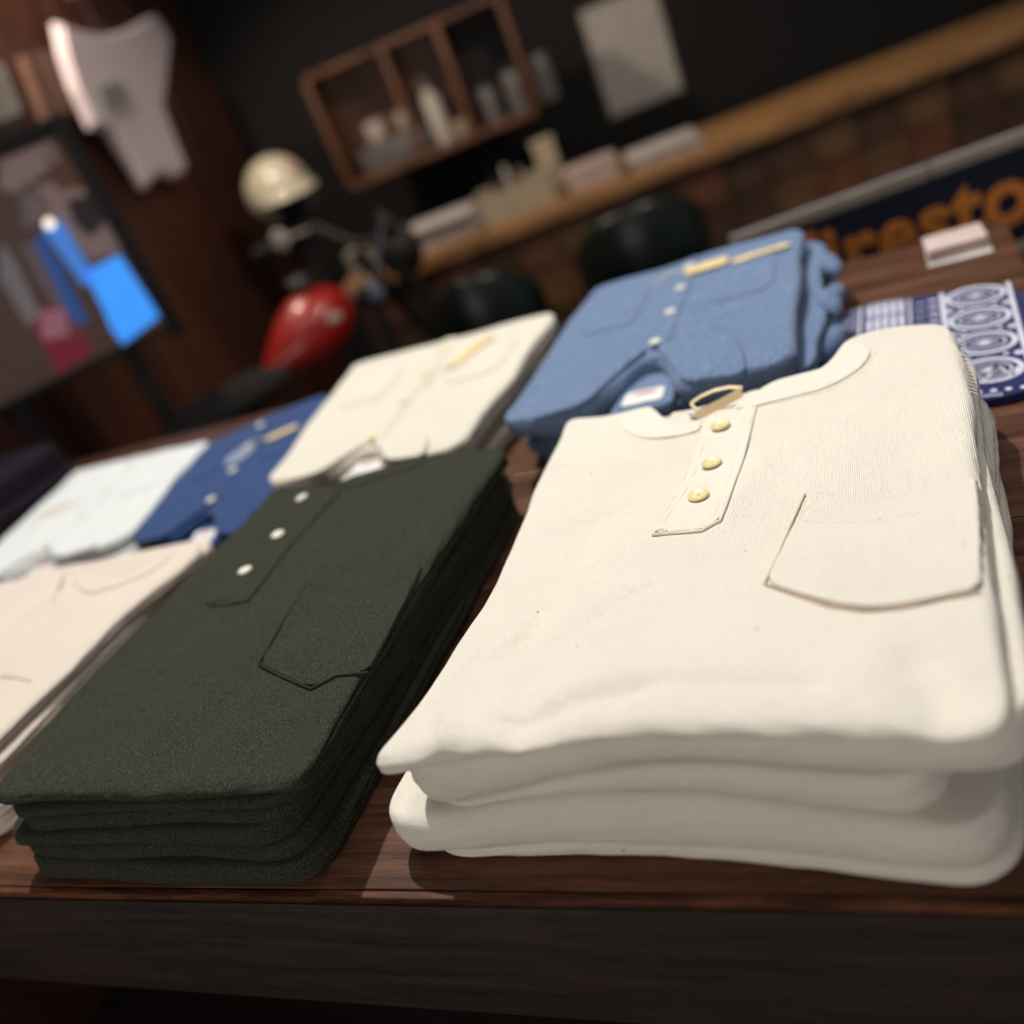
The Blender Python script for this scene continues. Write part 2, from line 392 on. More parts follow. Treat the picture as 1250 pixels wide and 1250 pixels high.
# ------------------------------------------------------------------ the setting
FLOOR = -0.90
M['floor'] = wood('dark_floor_boards', srgb(16, 10, 8), srgb(30, 20, 16), srgb(44, 30, 24), scale=(2, 14, 14), rough=0.45)
M['panel'] = wood('brown_wood_wall', srgb(58, 31, 21), srgb(78, 43, 30), srgb(98, 56, 40), scale=(10, 10, 1.2), rough=0.6, bump=0.15)
M['wall_dark'] = plain('charcoal_wall_paint', srgb(13, 11, 11), 0.9)
fb = MB(); fb.box((-0.5, 2.2, FLOOR - 0.03), (9, 9, 0.06)); tag(fb.build('floor', M['floor']), kind='structure')
# back wall at distance 4.4, left wall from its corner towards the viewer
a_c, _ = BG(285, 150, 4.4)
def bgbox(name, mat, a0, a1, b0, b1, z0, z1, parent=None, bev=0, smooth=False):
    mb = MB(); c = BW((a0 + a1) / 2, (b0 + b1) / 2, (z0 + z1) / 2)
    mb.box(c, (abs(a1 - a0), abs(b1 - b0), abs(z1 - z0)), ANG, bev)
    o = mb.build(name, mat, smooth=smooth or bev > 0)
    if parent is not None: o.parent = parent; o.matrix_parent_inverse = parent.matrix_basis.inverted()
    return o
tag(bgbox('wall_back', M['wall_dark'], a_c - .1, a_c + 6, 4.4, 4.5, FLOOR, 1.9), kind='structure')
wl = tag(bgbox('wall_left', M['wall_dark'], a_c - .1, a_c - .03, -0.3, 4.4, FLOOR, 1.9), kind='structure')
for k in range(24):                               # upright wood planks cladding the left wall
    b1 = 4.39 - k * 0.19; b0 = b1 - 0.182
    p = bgbox('plank', M['panel'], a_c - .03, a_c - .008 + 0.002 * (k % 3), b0, b1, FLOOR, 1.9, wl)

# ------------------------------------------------------------------ display table
XT0, XT1, YT0, YT1 = -2.0, 0.108, 0.300, 1.205
tb = empty('display_table', (-0.95, 0.75, FLOOR))
tag(tb, 'dark walnut display table carrying the folded shirts, with a worn front edge', 'table')
def tpart(name, mb, mat, smooth=True):
    o = mb.build(name, mat, smooth=smooth); o.parent = tb; o.matrix_parent_inverse = tb.matrix_basis.inverted(); return o
W3 = (YT1 - YT0 - .0055) / 3
for k in range(3):
    y0 = YT0 + .0055 + k * W3
    tpart('top_board', MB().box(((XT0 + XT1) / 2, y0 + W3 / 2, -0.0125), (XT1 - XT0, W3 - .0012, 0.025), 0, .0008), M['table'])
tpart('edge_lip', MB().box(((XT0 + XT1) / 2, YT0 + .0022, -0.0032), (XT1 - XT0, 0.0055, 0.0060), 0, .0012), M['lip'])
tpart('fascia', MB().box(((XT0 + XT1) / 2, YT0 + .008, -0.064), (XT1 - XT0 - .002, 0.016, 0.110), 0, .001), M['fascia'])
tpart('side_rail', MB().box((XT1 - .012, (YT0 + YT1) / 2, -0.075), (0.02, YT1 - YT0 - .04, 0.1), 0, .001), M['fascia'])
tpart('side_rail', MB().box((XT0 + .012, (YT0 + YT1) / 2, -0.075), (0.02, YT1 - YT0 - .04, 0.1), 0, .001), M['fascia'])
for lx in (XT0 + .05, XT1 - .05):
    for ly in (YT0 + .05, YT1 - .05):
        tpart('leg', MB().box((lx, ly, (FLOOR - .02) / 2), (0.06, 0.06, -FLOOR - .02), 0, .003), M['fascia'])

# ------------------------------------------------------------------ cream henley stack
xs = [-0.335, -0.16, 0.0]
yF, yBk = 0.31, 0.62
A = levelf(xs, [.011, .022, .011], yF, yBk, .020, 11)
Bv = levelf(xs, [.040, .064, .036], yF, yBk, .040, 12)
_C1 = levelf(xs, [.0415, .082, .067], yF, yBk, .052, 13)
C1 = lambda x, y: np.maximum(_C1(x, y), Bv(x, y) + .0022)
Cv = levelf(xs, [.076, .107, .096], yF, yBk, .068, 14)
cr = crease_fn([
    ([U(790, 745, .09), U(700, 800, .09), U(640, 930, .09)], .012, -.0030),
    ([U(720, 640, .09), U(670, 720, .09), U(655, 800, .09)], .016, -.0035),
    ([U(560, 860, .09), U(640, 780, .09), U(700, 660, .09)], .010, .0022),
    ([U(1110, 540, .09), U(1090, 590, .09)], .03, -.003),
    ([U(600, 938, .09), U(690, 912, .09)], .010, -.005),
    ([U(730, 900, .09), U(790, 888, .09)], .009, -.004), ([U(560, 900, .09), U(575, 950, .09)], .008, .003), ([U(820, 880, .09), U(1000, 880, .09)], .007, -.002),
    ([U(1130, 850, .09), U(1150, 890, .09)], .012, -.003),
    ([U(880, 640, .09), U(930, 560, .09)], .012, .0016),
])
topL = levelf([-.335, -.28, -.2, -.1, 0.0], [.092, .102, .121, .118, .107], yF, .56, .088, 15, amp=.0011, freq=20)
def creamTop(x, y):
    return topL(x, y) + cr(x, y) + .0011 * snoise(x, y, 21, 60) + .0016 * snoise(x, y, 22, 26)
def creamTopLow(x, y): return Cv(x, y) + .0003
GC = 'cream henley shirts in the front stack'
def low_henley(label, edges, zt, zb, mat, group, seed, grooves=(.35, .68), r=(.007, .007, .007, .007), **kw):
    o = garment('folded_henley', edges, lambda x, y: zt(x, y) - .0003, zb, mat, nu=44, nv=56, r=r, K=16, grooves=grooves, gw=.06, gd=.0032, seed=seed, **kw)
    tag(o, label, 'shirt', group); return o
tableZ = flat(0.0006)
low_henley('lowest cream henley, a thin folded layer lying on the table under the cream stack',
           ([(-.330, .326), (-.15, .324), (.004, .304)], [(.004, .304), (.034, .55), (.036, .745)], [(-.315, .745), (.036, .745)], [(-.330, .326), (-.315, .745)]),
           A, tableZ, M['cream'], GC, 31, grooves=(.5,))
low_henley('cream henley second from the bottom of the cream stack, thick rounded front fold',
           ([(-.349, .318), (-.2, .316), (.0, .302)], [(.0, .302), (.028, .55), (.040, .735)], [(-.31, .74), (.040, .735)], [(-.349, .318), (-.31, .74)]),
           Bv, A, M['cream'], GC, 32, r=(.012, .008, .008, .010))
low_henley('cream henley folded to a thin wedge in the middle of the cream stack',
           ([(-.305, .324), (-.2, .320), (-.022, .310)], [(-.022, .310), (.012, .55), (.024, .74)], [(-.30, .735), (.024, .74)], [(-.305, .324), (-.30, .735)]),
           C1, Bv, M['cream'], GC, 33, grooves=(.5,))
low_henley('cream henley directly under the topmost cream henley, its fold running the full width',
           ([(-.318, .321), (-.2, .320), (.022, .312)], [(.022, .312), (.026, .55), (.034, .745)], [(-.295, .74), (.034, .745)], [(-.318, .321), (-.295, .74)]),
           Cv, C1, M['cream'], GC, 34, r=(.010, .007, .008, .008))

top_c = empty('henley_shirt', (-.15, .53, .07))
tag(top_c, 'topmost cream henley with three yellow buttons and a chest pocket, on the cream stack', 'shirt', GC)
ZC = .0885
bk = [U(*p, ZC) for p in [(690, 510), (742, 505), (792, 493), (800, 497), (815, 511), (850, 519), (893, 497), (935, 466), (975, 455), (1007, 447), (1018, 432), (1035, 413), (1090, 398), (1160, 392)]]
fr = [(-.318, .316), (-.25, .313), (-.15, .309), (-.05, .306), (.008, .306)]
rt = [(.008, .306), (.012, .42), (.019, .55), (.027, .68), tuple(bk[-1][:2])]
lf = [(-.318, .316), (-.300, .36), (-.293, .46), (-.300, .60), tuple(bk[0][:2])]
garment('body', (fr, rt, bk, lf), creamTop, creamTopLow, M['cream'], top_c, nu=150, nv=150, r=(.016, .008, .004, .008), K=20,
        grooves=(.62,), gw=.05, gd=.003, gside=(0, 1, .5, 0), seed=41, corner=8, wav=.001)
def PC(px, py): return U(px, py, ZC + .002)
def overlay(name, e, zf, h, mat, parent, nu=20, nv=24, r=.0014, seed=3, wav=.0002, corner=2, K=8, extra=None):
    ex = extra if extra is not None else (lambda x, y: 0)
    return garment(name, e, lambda x, y: zf(x, y) + h + ex(x, y), lambda x, y: zf(x, y) - .0008, mat, parent, nu=nu, nv=nv, r=(r,) * 4, wav=wav, K=K, seed=seed, corner=corner)
pl_e = ([PC(798, 655), PC(828, 652), PC(858, 650), PC(880, 640)], [PC(880, 640), PC(889, 612), PC(905, 560), PC(923, 493)],
        [PC(860, 512), PC(890, 503), PC(923, 493)], [PC(798, 655), PC(828, 597), PC(860, 512)])
plw = lambda x, y: .0005 * np.sin(y * 210) * np.exp(-((x + .17) / .02) ** 2)
overlay('placket', pl_e, creamTop, .0019, M['cream_rib'], top_c, nu=24, nv=60, r=.0018, seed=5, extra=plw)
def mid(a, b, t): return np.array(a) * (1 - t) + np.array(b) * t
zpl = lambda x, y: creamTop(x, y) + .0019
ins = lambda pts, c, k: [mid(p, c, k) for p in pts]
cl = [PC(868, 517), PC(839, 594), PC(806, 649)]
cr_ = [PC(912, 499), PC(896, 560), PC(880, 610), PC(873, 634), PC(858, 645), PC(825, 648), PC(806, 649)]
for s_ in (cl, cr_): tag(stitch_line('stitching', s_, zpl, M['cream_stitch'], top_c), kind='stuff')
edge_pts = [PC(923, 493), PC(905, 560), PC(889, 612), PC(880, 640), PC(858, 651), PC(828, 653), PC(800, 656)]
cord('placket_edge', [(p[0], p[1], float(creamTop(p[0], p[1])) + .0011) for p in [mid(a, b, t) for a, b in zip(edge_pts[:-1], edge_pts[1:]) for t in (0, .5)] + [edge_pts[-1]]], .0010, M['cream_rib'], top_c)
p_ = PC(801, 655); mb = MB(); mb.torus((p_[0] + .003, p_[1] + .0005, float(creamTop(p_[0], p_[1])) + .0016), .0034, .0011, Matrix.Rotation(.15, 4, 'Z') @ Matrix.Diagonal((1.3, .55, 1, 1)), 20, 8)
o = mb.build('placket_loop', M['cream_rib'], smooth=True); o.parent = top_c; o.matrix_parent_inverse = top_c.matrix_basis.inverted()
for (px, py) in ((880, 522), (868, 564), (853, 607)):
    p = PC(px, py); z = float(creamTop(p[0], p[1])) + .0024
    button(top_c, (p[0], p[1], z), .0076, M['button_cream'], M['cream_stitch'], tilt=(random.uniform(-.06, .06), random.uniform(-.06, .06)), rz=random.uniform(0, 3))
# neckline ribbing, left and right of the placket
nl_out = [PC(752, 507), PC(757, 520), PC(778, 532), (PC(812, 533)), PC(852, 526)]
nl_in = [PC(792, 494), PC(800, 502), PC(815, 512), PC(835, 516), PC(857, 517)]
overlay('collar_rib', (nl_out, [nl_out[-1], nl_in[-1]], nl_in, [nl_out[0], nl_in[0]]), creamTop, .0016, M['cream_rib'], top_c, nu=40, nv=14, r=.0012, seed=8)
nr_out = [PC(922, 495), PC(960, 483), PC(1010, 470), PC(1050, 448), PC(1066, 425)]
nr_in = [PC(893, 499), PC(935, 468), PC(975, 457), PC(1007, 449), PC(1034, 415)]
overlay('collar_rib', (nr_out, [nr_out[-1], nr_in[-1]], nr_in, [nr_out[0], nr_in[0]]), creamTop, .0018, M['cream_rib'], top_c, nu=40, nv=14, r=.0012, seed=9)
for s_ in ([mid(a, b, -.10) for a, b in zip(nl_out, nl_in)], [mid(a, b, -.12) for a, b in zip(nr_out, nr_in)], [mid(a, b, .12) for a, b in zip(nr_out, nr_in)]):
    tag(stitch_line('stitching', s_, lambda x, y: creamTop(x, y) + .0002, M['cream_stitch'], top_c, step=.0022), kind='stuff')
tag(stitch_line('stitching', [PC(628, 578), PC(660, 572), PC(700, 566)], lambda x, y: creamTop(x, y), M['cream_stitch'], top_c, step=.0022), kind='stuff')
# inside of the back neck and its tan hanging loop
inn = ([PC(812, 514), PC(850, 521), PC(896, 498), PC(937, 470)], [PC(937, 470), U(925, 462, .09)], [U(812, 492, .09), U(845, 488, .09), U(925, 462, .09)], [PC(812, 514), U(812, 492, .09)])
garment('back_neck', inn, flat(.082), flat(.072), M['cream'], top_c, nu=30, nv=10, r=(.002,) * 4, seed=6, K=8, corner=2)
def strip(name, pts, wv, mat, parent, thick=.0008):
    """a band of tape through 3-D points, width vector wv"""
    V = []; Fc = []; wv = np.array(wv, float)
    for p in pts:
        p = np.array(p, float)
        for a, b in ((-.5, 0), (.5, 0), (.5, 1), (-.5, 1)): V.append(p + wv * a + np.array([0, 0, thick]) * b)
    for i in range(len(pts) - 1):
        for j in range(4): Fc.append((i * 4 + j, i * 4 + (j + 1) % 4, i * 4 + 4 + (j + 1) % 4, i * 4 + 4 + j))
    Fc += [(3, 2, 1, 0), tuple(len(V) - 4 + j for j in range(4))]
    o = from_arrays(name, V, Fc, mat, smooth=False)
    if parent is not None: o.parent = parent; o.matrix_parent_inverse = parent.matrix_basis.inverted()
    return o
q0 = U(850, 508, .088); q1 = U(906, 479, .093)
loop = []
for t in np.linspace(0, 1, 14):
    b = q0 * (1 - t) + q1 * t; loop.append((b[0], b[1] - .0012 * math.sin(math.pi * t), b[2]))
tag(strip('neck_tape', loop, (.0, .002, .0070), M['tan'], top_c), 'tan cotton tape inside the neck')
lp2 = [tuple(U(*q)) for q in ((850, 500, .089), (843, 493, .092), (856, 484, .095), (872, 477, .097), (890, 473, .097), (906, 474, .096))]
tag(strip('neck_tape', lp2, (.0005, .0030, .0012), M['tan'], top_c, .0006), 'upper fold of the tan neck tape')
tag(overlay('size_tab', ([U(838, 509, .086), U(858, 505, .086)], [U(858, 505, .086), U(862, 492, .09)], [U(840, 496, .09), U(862, 492, .09)], [U(838, 509, .086), U(840, 496, .09)]), flat(.085), .003, M['white_label'], top_c, nu=6, nv=6), 'small white size tab')
# pocket
pk_l = [PC(945, 741), PC(957, 690), PC(975, 628), PC(985, 600)]
pk_b = [PC(945, 741), PC(975, 757), PC(1020, 774), PC(1065, 779), PC(1110, 773), PC(1160, 758), PC(1203, 750)]
pk_t = [PC(985, 600), PC(1040, 606), PC(1095, 607), PC(1145, 594), PC(1192, 583)]
pk_r = [pk_b[-1], PC(1200, 670), pk_t[-1]]
pkw = lambda x, y: .0010 * snoise(x, y, 77, 50) + .0008
overlay('pocket', (pk_b, pk_r, pk_t, pk_l), creamTop, .0022, M['cream'], top_c, nu=50, nv=44, r=.0014, seed=12, extra=pkw)
zpk = lambda x, y: creamTop(x, y) + .0022 + pkw(x, y)
for s_ in ([PC(977, 641), PC(1020, 645), PC(1060, 647), PC(1100, 641), PC(1140, 633)], [PC(988, 603), PC(999, 606), PC(980, 632)],
           [PC(983, 612), PC(976, 640)]):
    tag(stitch_line('stitching', s_, zpk, M['cream_stitch'], top_c, step=.0023, wd=.0005), kind='stuff')
pe = pk_b + pk_r[1:1]
M['pocket_edge'] = plain('pocket_edge_thread', srgb(196, 172, 146), .8)
cord('pocket_edge', [(p[0], p[1], float(creamTop(p[0], p[1])) + .0012) for p in [q + np.array([-.0014, -.0004, 0]) for q in pk_l[::-1]] + [q + np.array([0, -.0009, 0]) for q in pk_b[1:]]], .0006, M['pocket_edge'], top_c)
# overlock stitches down the shoulder seam at the back right corner
sw = []
for t in np.linspace(0, 1, 18):
    p = U(1166 + 17 * t, 402 + 75 * t, .086); sw.append(p)
mb = MB()
for i, p in enumerate(sw): mb.tube((p[0] + .0005, p[1], p[2] - .0005), (p[0] + .005, p[1] - .001, p[2] - .0035), .0005, seg=6)
o = mb.build('overlock_stitching', M['white_label']); o.parent = top_c; o.matrix_parent_inverse = top_c.matrix_basis.inverted(); tag(o, 'white overlock stitches on the shoulder seam', kind='stuff')

# ------------------------------------------------------------------ green henley stack
gx = [-.66, -.53, -.37]; gY = .31
g1 = levelf(gx, [.021, .021, .018], gY, .6, .018, 51)
g2 = levelf(gx, [.034, .036, .031], gY, .6, .030, 52)
g3 = levelf(gx, [.047, .050, .052], gY, .6, .044, 53)
g4 = levelf(gx, [.058, .064, .062], gY, .6, .056, 54)
g5 = levelf(gx, [.071, .073, .071], gY, .6, .066, 55)
g6 = levelf([-.66, -.53, -.37], [.085, .086, .084], gY, .6, .082, 56, amp=.0012, freq=18)
gc = crease_fn([([U(150, 870, .085), U(260, 760, .085), U(330, 640, .085)], .02, .0016), ([U(230, 920, .085), U(420, 700, .085)], .018, -.0018),
                ([U(300, 900, .085), U(380, 860, .085)], .012, .0014), ([U(480, 700, .085), U(560, 600, .085)], .012, .0014)])
def greenTop(x, y): return g6(x, y) + gc(x, y) + .0009 * snoise(x, y, 61, 55) + .0012 * snoise(x, y, 62, 24)
GG = 'dark green henley shirts in the front stack'
def ge(x0, y0, x1, y1, bx0, bx1, by, mf=0):
    return ([(x0, y0), ((x0 + x1) / 2, (y0 + y1) / 2 + mf), (x1, y1)], [(x1, y1), (bx1, by)], [(bx0, by), (bx1, by)], [(x0, y0), (bx0, by)])
low_henley('bottom dark green henley, resting on the table, its front fold catching light', ge(-.668, .308, -.392, .304, -.660, -.372, .74), g1, tableZ, M['green'], GG, 71, grooves=(.4, .72))
low_henley('second dark green henley from the table in the green stack', ge(-.665, .311, -.396, .309, -.665, -.372, .745), g2, g1, M['green'], GG, 72, grooves=(.5,))
low_henley('third dark green henley from the table, pushed a little further to the left', ge(-.672, .312, -.400, .309, -.665, -.366, .745), g3, g2, M['green'], GG, 73, grooves=(.5,))
low_henley('third dark green henley from the top of the green stack', ge(-.648, .315, -.390, .312, -.664, -.368, .742), g4, g3, M['green'], GG, 74, grooves=(.5,))
low_henley('dark green henley right under the topmost green one', ge(-.652, .314, -.384, .314, -.664, -.374, .742), g5, g4, M['green'], GG, 75, grooves=(.5,))
top_g = empty('henley_shirt', (-.52, .53, .07))
tag(top_g, 'topmost dark green henley with three white buttons and a chest pocket', 'shirt', GG)
ZG = .083
gb = [U(*p, ZG) for p in [(332, 592), (350, 588), (405, 592), (440, 578), (500, 560), (560, 547), (622, 543)]]
gf = [(-.651, .316), (-.58, .317), (-.5, .313), (-.372, .318)]
grt = [(-.372, .318), (-.372, .4), (-.372, .55), tuple(gb[-1][:2])]
glf = [(-.651, .316), (-.660, .36), (-.657, .5), tuple(gb[0][:2])]
garment('body', (gf, grt, gb, glf), greenTop, lambda x, y: g5(x, y) + .0003, M['green'], top_g, nu=110, nv=140, r=(.013, .006, .004, .008), K=18,
        grooves=(.45, .75), gw=.07, gd=.0035, gside=(0, 1, .5, 0), seed=42, corner=7, wav=.0014)
def PG(px, py): return U(px, py, ZG + .002)
e = ([PG(250, 741), PG(275, 740), PG(300, 733)], [PG(300, 733), PG(352, 665), PG(415, 598)], [PG(348, 590), PG(380, 592), PG(415, 598)], [PG(250, 741), PG(300, 670), PG(348, 590)])
overlay('placket', e, greenTop, .0016, M['green'], top_g, nu=20, nv=60, seed=15)
zg = lambda x, y: greenTop(x, y) + .0016
for s_ in ([PG(408, 598), PG(345, 664), PG(296, 729), PG(255, 736)], ):
    tag(stitch_line('stitching', s_, zg, M['green_stitch'], top_g), kind='stuff')
cord('placket_edge', [(p[0], p[1], float(greenTop(p[0], p[1])) + .0010) for p in (PG(415, 598), PG(383, 631), PG(352, 665), PG(326, 699), PG(300, 734))], .0010, M['green'], top_g)
cord('bar_tack', [(p[0], p[1], float(greenTop(p[0], p[1])) + .0014) for p in (PG(252, 736), PG(262, 738), PG(275, 733), PG(288, 736))], .0013, M['green'], top_g)
for (px, py) in ((369, 608), (339, 652), (300, 698)):
    p = PG(px, py); z = float(greenTop(p[0], p[1])) + .0016
    button(top_g, (p[0], p[1], z), .0066, M['button_white'], M['button_white'], tilt=(random.uniform(-.08, .08), random.uniform(-.08, .08)), rz=random.uniform(0, 3))
gnk = [PG(405, 593), PG(430, 594), PG(470, 580), PG(520, 566)]; gnk2 = [PG(402, 591), PG(440, 578), PG(490, 563), PG(520, 556)]
overlay('collar_rib', (gnk, [gnk[-1], gnk2[-1]], gnk2, [gnk[0], gnk2[0]]), greenTop, .0012, M['green'], top_g, nu=24, nv=8, seed=16, r=.001)
gp_l = [PG(317, 809), PG(346, 762), PG(375, 717), PG(397, 690)]
gp_b = [PG(317, 809), PG(345, 826), PG(380, 839), PG(410, 822), PG(448, 817)]
gp_t = [PG(397, 690), PG(450, 690), PG(516, 683)]
gp_r = [gp_b[-1], PG(484, 748), gp_t[-1]]
gpw = lambda x, y: .0007 * snoise(x, y, 78, 60) + .0006
overlay('pocket', (gp_b, gp_r, gp_t, gp_l), greenTop, .0014, M['green'], top_g, nu=40, nv=40, seed=17, extra=gpw)
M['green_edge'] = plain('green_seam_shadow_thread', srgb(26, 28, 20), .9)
cord('pocket_edge', [(p[0], p[1], float(greenTop(p[0], p[1])) + .0011) for p in [q + np.array([-.0013, -.0004, 0]) for q in gp_l[::-1]] + [q + np.array([0, -.0008, 0]) for q in gp_b[1:]]], .0010, M['green_edge'], top_g)
tag(stitch_line('stitching', [PG(378, 718), PG(410, 720), PG(452, 724)], lambda x, y: greenTop(x, y) + .0016 + gpw(x, y), M['green_stitch'], top_g), kind='stuff')

# ------------------------------------------------------------------ pale pink tee stack at far left
GP = 'pale pink cotton shirts in the stack at the left'
def simple_level(h, seed, amp=.0012): return levelf([-1.1, -.7], [h, h], .3, .6, h, seed, amp, 20)
pz = [0.0006, .016, .030, .046, .058, .073]
names = ['lowest pale pink shirt on the table at the left edge', 'pale pink shirt second from the bottom of its stack at the left', 'pale pink shirt in the middle of its stack at the left', 'pale pink shirt right under the topmost one at the left edge']
lv = [flat(pz[0])] + [simple_level(pz[i], 90 + i) for i in range(1, 6)]
for k in range(4):
    dx = [.0, .004, -.004, .003][k]
    low_henley(names[k], ([(-1.02, .345), (-.735 + dx, .345)], [(-.735 + dx, .345), (-.708 + dx * .5, .70)], [(-1.02, .70), (-.708, .70)], [(-1.02, .345), (-1.02, .70)]), lv[k + 1], lv[k], M['pink'], GP, 100 + k, grooves=(.5,))
tp = empty('crew_neck_shirt', (-.87, .52, .058)); tag(tp, 'topmost pale pink shirt with a curved neckline, on the stack at the left edge', 'shirt', GP)
ZP = .071
pb = [U(*p, ZP) for p in [(-95, 735), (-20, 722), (58, 700), (88, 688), (118, 703), (150, 706), (180, 692), (225, 663), (256, 665)]]
ptop = lambda x, y: lv[5](x, y) - .006 * np.exp(-((y - .35) / .03) ** 2) + .0008 * snoise(x, y, 120, 50) + crease_fn([([U(0, 770, ZP), U(90, 705, ZP)], .008, -.002)])(x, y)
prt = [(-.742, .335), (-.727, .45), (-.712, .56), tuple(pb[-1][:2])]
plf = [(-1.03, .335), tuple(pb[0][:2])]
garment('body', ([(-1.03, .335), (-.742, .335)], prt, pb, plf), ptop, lambda x, y: lv[4](x, y) + .0003, M['pink'], tp, nu=70, nv=80, r=(.012, .012, .004, .008), grooves=(.55,), gw=.08, gd=.004, seed=121, K=16, wav=.003)
def PP(px, py): return U(px, py, ZP + .001)
po = [PP(85, 697), PP(100, 730), PP(140, 722), PP(185, 702), PP(215, 678)]; pi = [PP(88, 689), PP(118, 706), PP(150, 709), PP(180, 695), PP(203, 680)]
overlay('collar_rib', (po, [po[-1], pi[-1]], pi, [po[0], pi[0]]), ptop, .0018, M['pink'], tp, nu=30, nv=8, seed=18)
M['pink_seam'] = plain('pink_seam', srgb(208, 190, 172), .8)
cord('placket_edge', [(p[0], p[1], float(ptop(p[0], p[1])) + .001) for p in (PP(82, 700), PP(70, 722), PP(66, 738))], .0014, M['pink_seam'], tp)
cord('seam', [(p[0], p[1], float(ptop(p[0], p[1])) + .0006) for p in (PP(0, 826), PP(20, 828), PP(38, 832))], .0009, M['pink_seam'], tp)

# ------------------------------------------------------------------ folded overshirts of the second row
def overshirt(label, mat, group, nl, nr, fl, fr_, z0, z1, seed, label_col=True, buttons=4, bmat='button_white', collar=.19, apex=.22, tagcard=None):
    """collar towards the viewer; nl nr fl fr_ are plan corners (near left, near right, far left, far right)"""
    nl, nr, fl, fr_ = [np.array(p, float) for p in (nl, nr, fl, fr_)]
    root = empty('folded_overshirt', (*((nl + nr + fl + fr_) / 4), z0)); tag(root, label, 'shirt', group)
    def Q(u, v): return (1 - v) * ((1 - u) * nl + u * nr) + v * ((1 - u) * fl + u * fr_)
    zt = lambda x, y: z1 + .0012 * snoise(x, y, seed, 24) + .0005 * snoise(x, y, seed + 3, 80)
    front = [Q(0, .02), Q(.30, 0), Q(.36, .01), Q(.5, apex), Q(.64, .01), Q(.72, 0), Q(1, .03)]
    garment('body', (front, [front[-1], Q(1.0, .5), Q(1, 1)], [Q(0, 1), Q(.5, 1.01), Q(1, 1)], [front[0], Q(-.01, .5), Q(0, 1)]), zt, flat(z0 + .0003), mat, root,
            nu=60, nv=60, r=(.006, .008, .008, .008), grooves=(.4, .7), gw=.07, gd=.004, seed=seed, K=14, wav=.003, corner=3)
    # inside back yoke seen through the open neck
    garment('back_yoke', ([Q(.39, .0), Q(.61, .0)], [Q(.61, .0), Q(.58, apex * .72)], [Q(.43, apex * .72), Q(.58, apex * .72)], [Q(.39, .0), Q(.43, apex * .72)]), flat(z1 - .013), flat(z0 + .0006), mat, root, nu=30, nv=24, r=(.003,) * 4, seed=seed + 1, K=8, corner=2)
    lab = garment('neck_label', ([Q(.43, .03), Q(.575, .03)], [Q(.575, .03), Q(.57, .105)], [Q(.435, .105), Q(.57, .105)], [Q(.43, .03), Q(.435, .105)]), flat(z1 - .0116), flat(z1 - .0128), M['white_label'], root, nu=24, nv=14, r=(.0008,) * 4, seed=seed, K=6, corner=1, wav=0)
    tag(lab, 'white woven neck label')
    rp = garment('label_print', ([Q(.45, .075), Q(.555, .075)], [Q(.555, .075), Q(.553, .09)], [Q(.45, .09), Q(.553, .09)], [Q(.45, .075), Q(.45, .09)]), flat(z1 - .0113), flat(z1 - .0117), M['red_print'], None, nu=4, nv=3, r=(.0002,) * 4, seed=seed, K=4, corner=1, wav=0)
    rp.parent = lab; rp.matrix_parent_inverse = (lab.matrix_parent_inverse).inverted() @ Matrix() if False else lab.matrix_parent_inverse.inverted(); rp.matrix_parent_inverse = (root.matrix_basis @ lab.matrix_parent_inverse).inverted()
    # two collar wings
    for s in (-1, 1):
        X = lambda t, s=s: .5 + s * t
        inner = [Q(X(.165), .0), Q(X(.09), apex * .55), Q(X(.0), apex * 1.03)]
        outer = [Q(X(.36), -.02), Q(X(.33), apex * .55), Q(X(.27), apex * .9)]
        e0 = [inner[0], outer[0]]; e1 = [inner[-1], Q(X(.12), apex * 1.0), outer[-1]]
        if s > 0: ed = (e0, outer, e1, inner)
        else: ed = (e0[::-1], inner, e1[::-1], outer)
        garment('collar', ed, lambda x, y: zt(x, y) + .0050 + .0006 * snoise(x, y, seed + 9, 70), lambda x, y: zt(x, y) - .0004, mat, root, nu=16, nv=22, r=(.0025,) * 4, seed=seed + 2, K=8, corner=2, wav=.0006)
    # front placket strip with buttons
    garment('placket', ([Q(.47, apex * 1.04), Q(.545, apex * 1.04)], [Q(.545, apex * 1.04), Q(.545, .99)], [Q(.47, .99), Q(.545, .99)], [Q(.47, apex * 1.04), Q(.47, .99)]),
            lambda x, y: zt(x, y) + .0016, lambda x, y: zt(x, y) - .0006, mat, root, nu=8, nv=40, r=(.0012,) * 4, seed=seed + 4, K=6, corner=1, wav=.0006)
    for k in range(buttons):
        p = Q(.507, apex * 1.04 + .05 + k * (.9 - apex) / max(1, buttons - 1) * .9)
        if k == 0: p = Q(.505, apex * 1.06)
        button(root, (p[0], p[1], float(zt(p[0], p[1])) + (.005 if k == 0 else .0014)), .0065, M[bmat], M['white_label'])
    # chest pockets with a flap seam
    for s in (-1, 1):
        u0, u1 = (.12, .36) if s < 0 else (.65, .90)
        v0 = .52
        garment('pocket', ([Q(u0, v0), Q(u1, v0)], [Q(u1, v0), Q(u1, v0 + .30)], [Q(u0, v0 + .30), Q((u0 + u1) / 2, v0 + .33), Q(u1, v0 + .30)], [Q(u0, v0), Q(u0, v0 + .30)]),
                lambda x, y: zt(x, y) + .0016, lambda x, y: zt(x, y) - .0006, mat, root, nu=14, nv=14, r=(.0012,) * 4, seed=seed + 6, K=6, corner=2, wav=.0004)
    return root, Q, zt
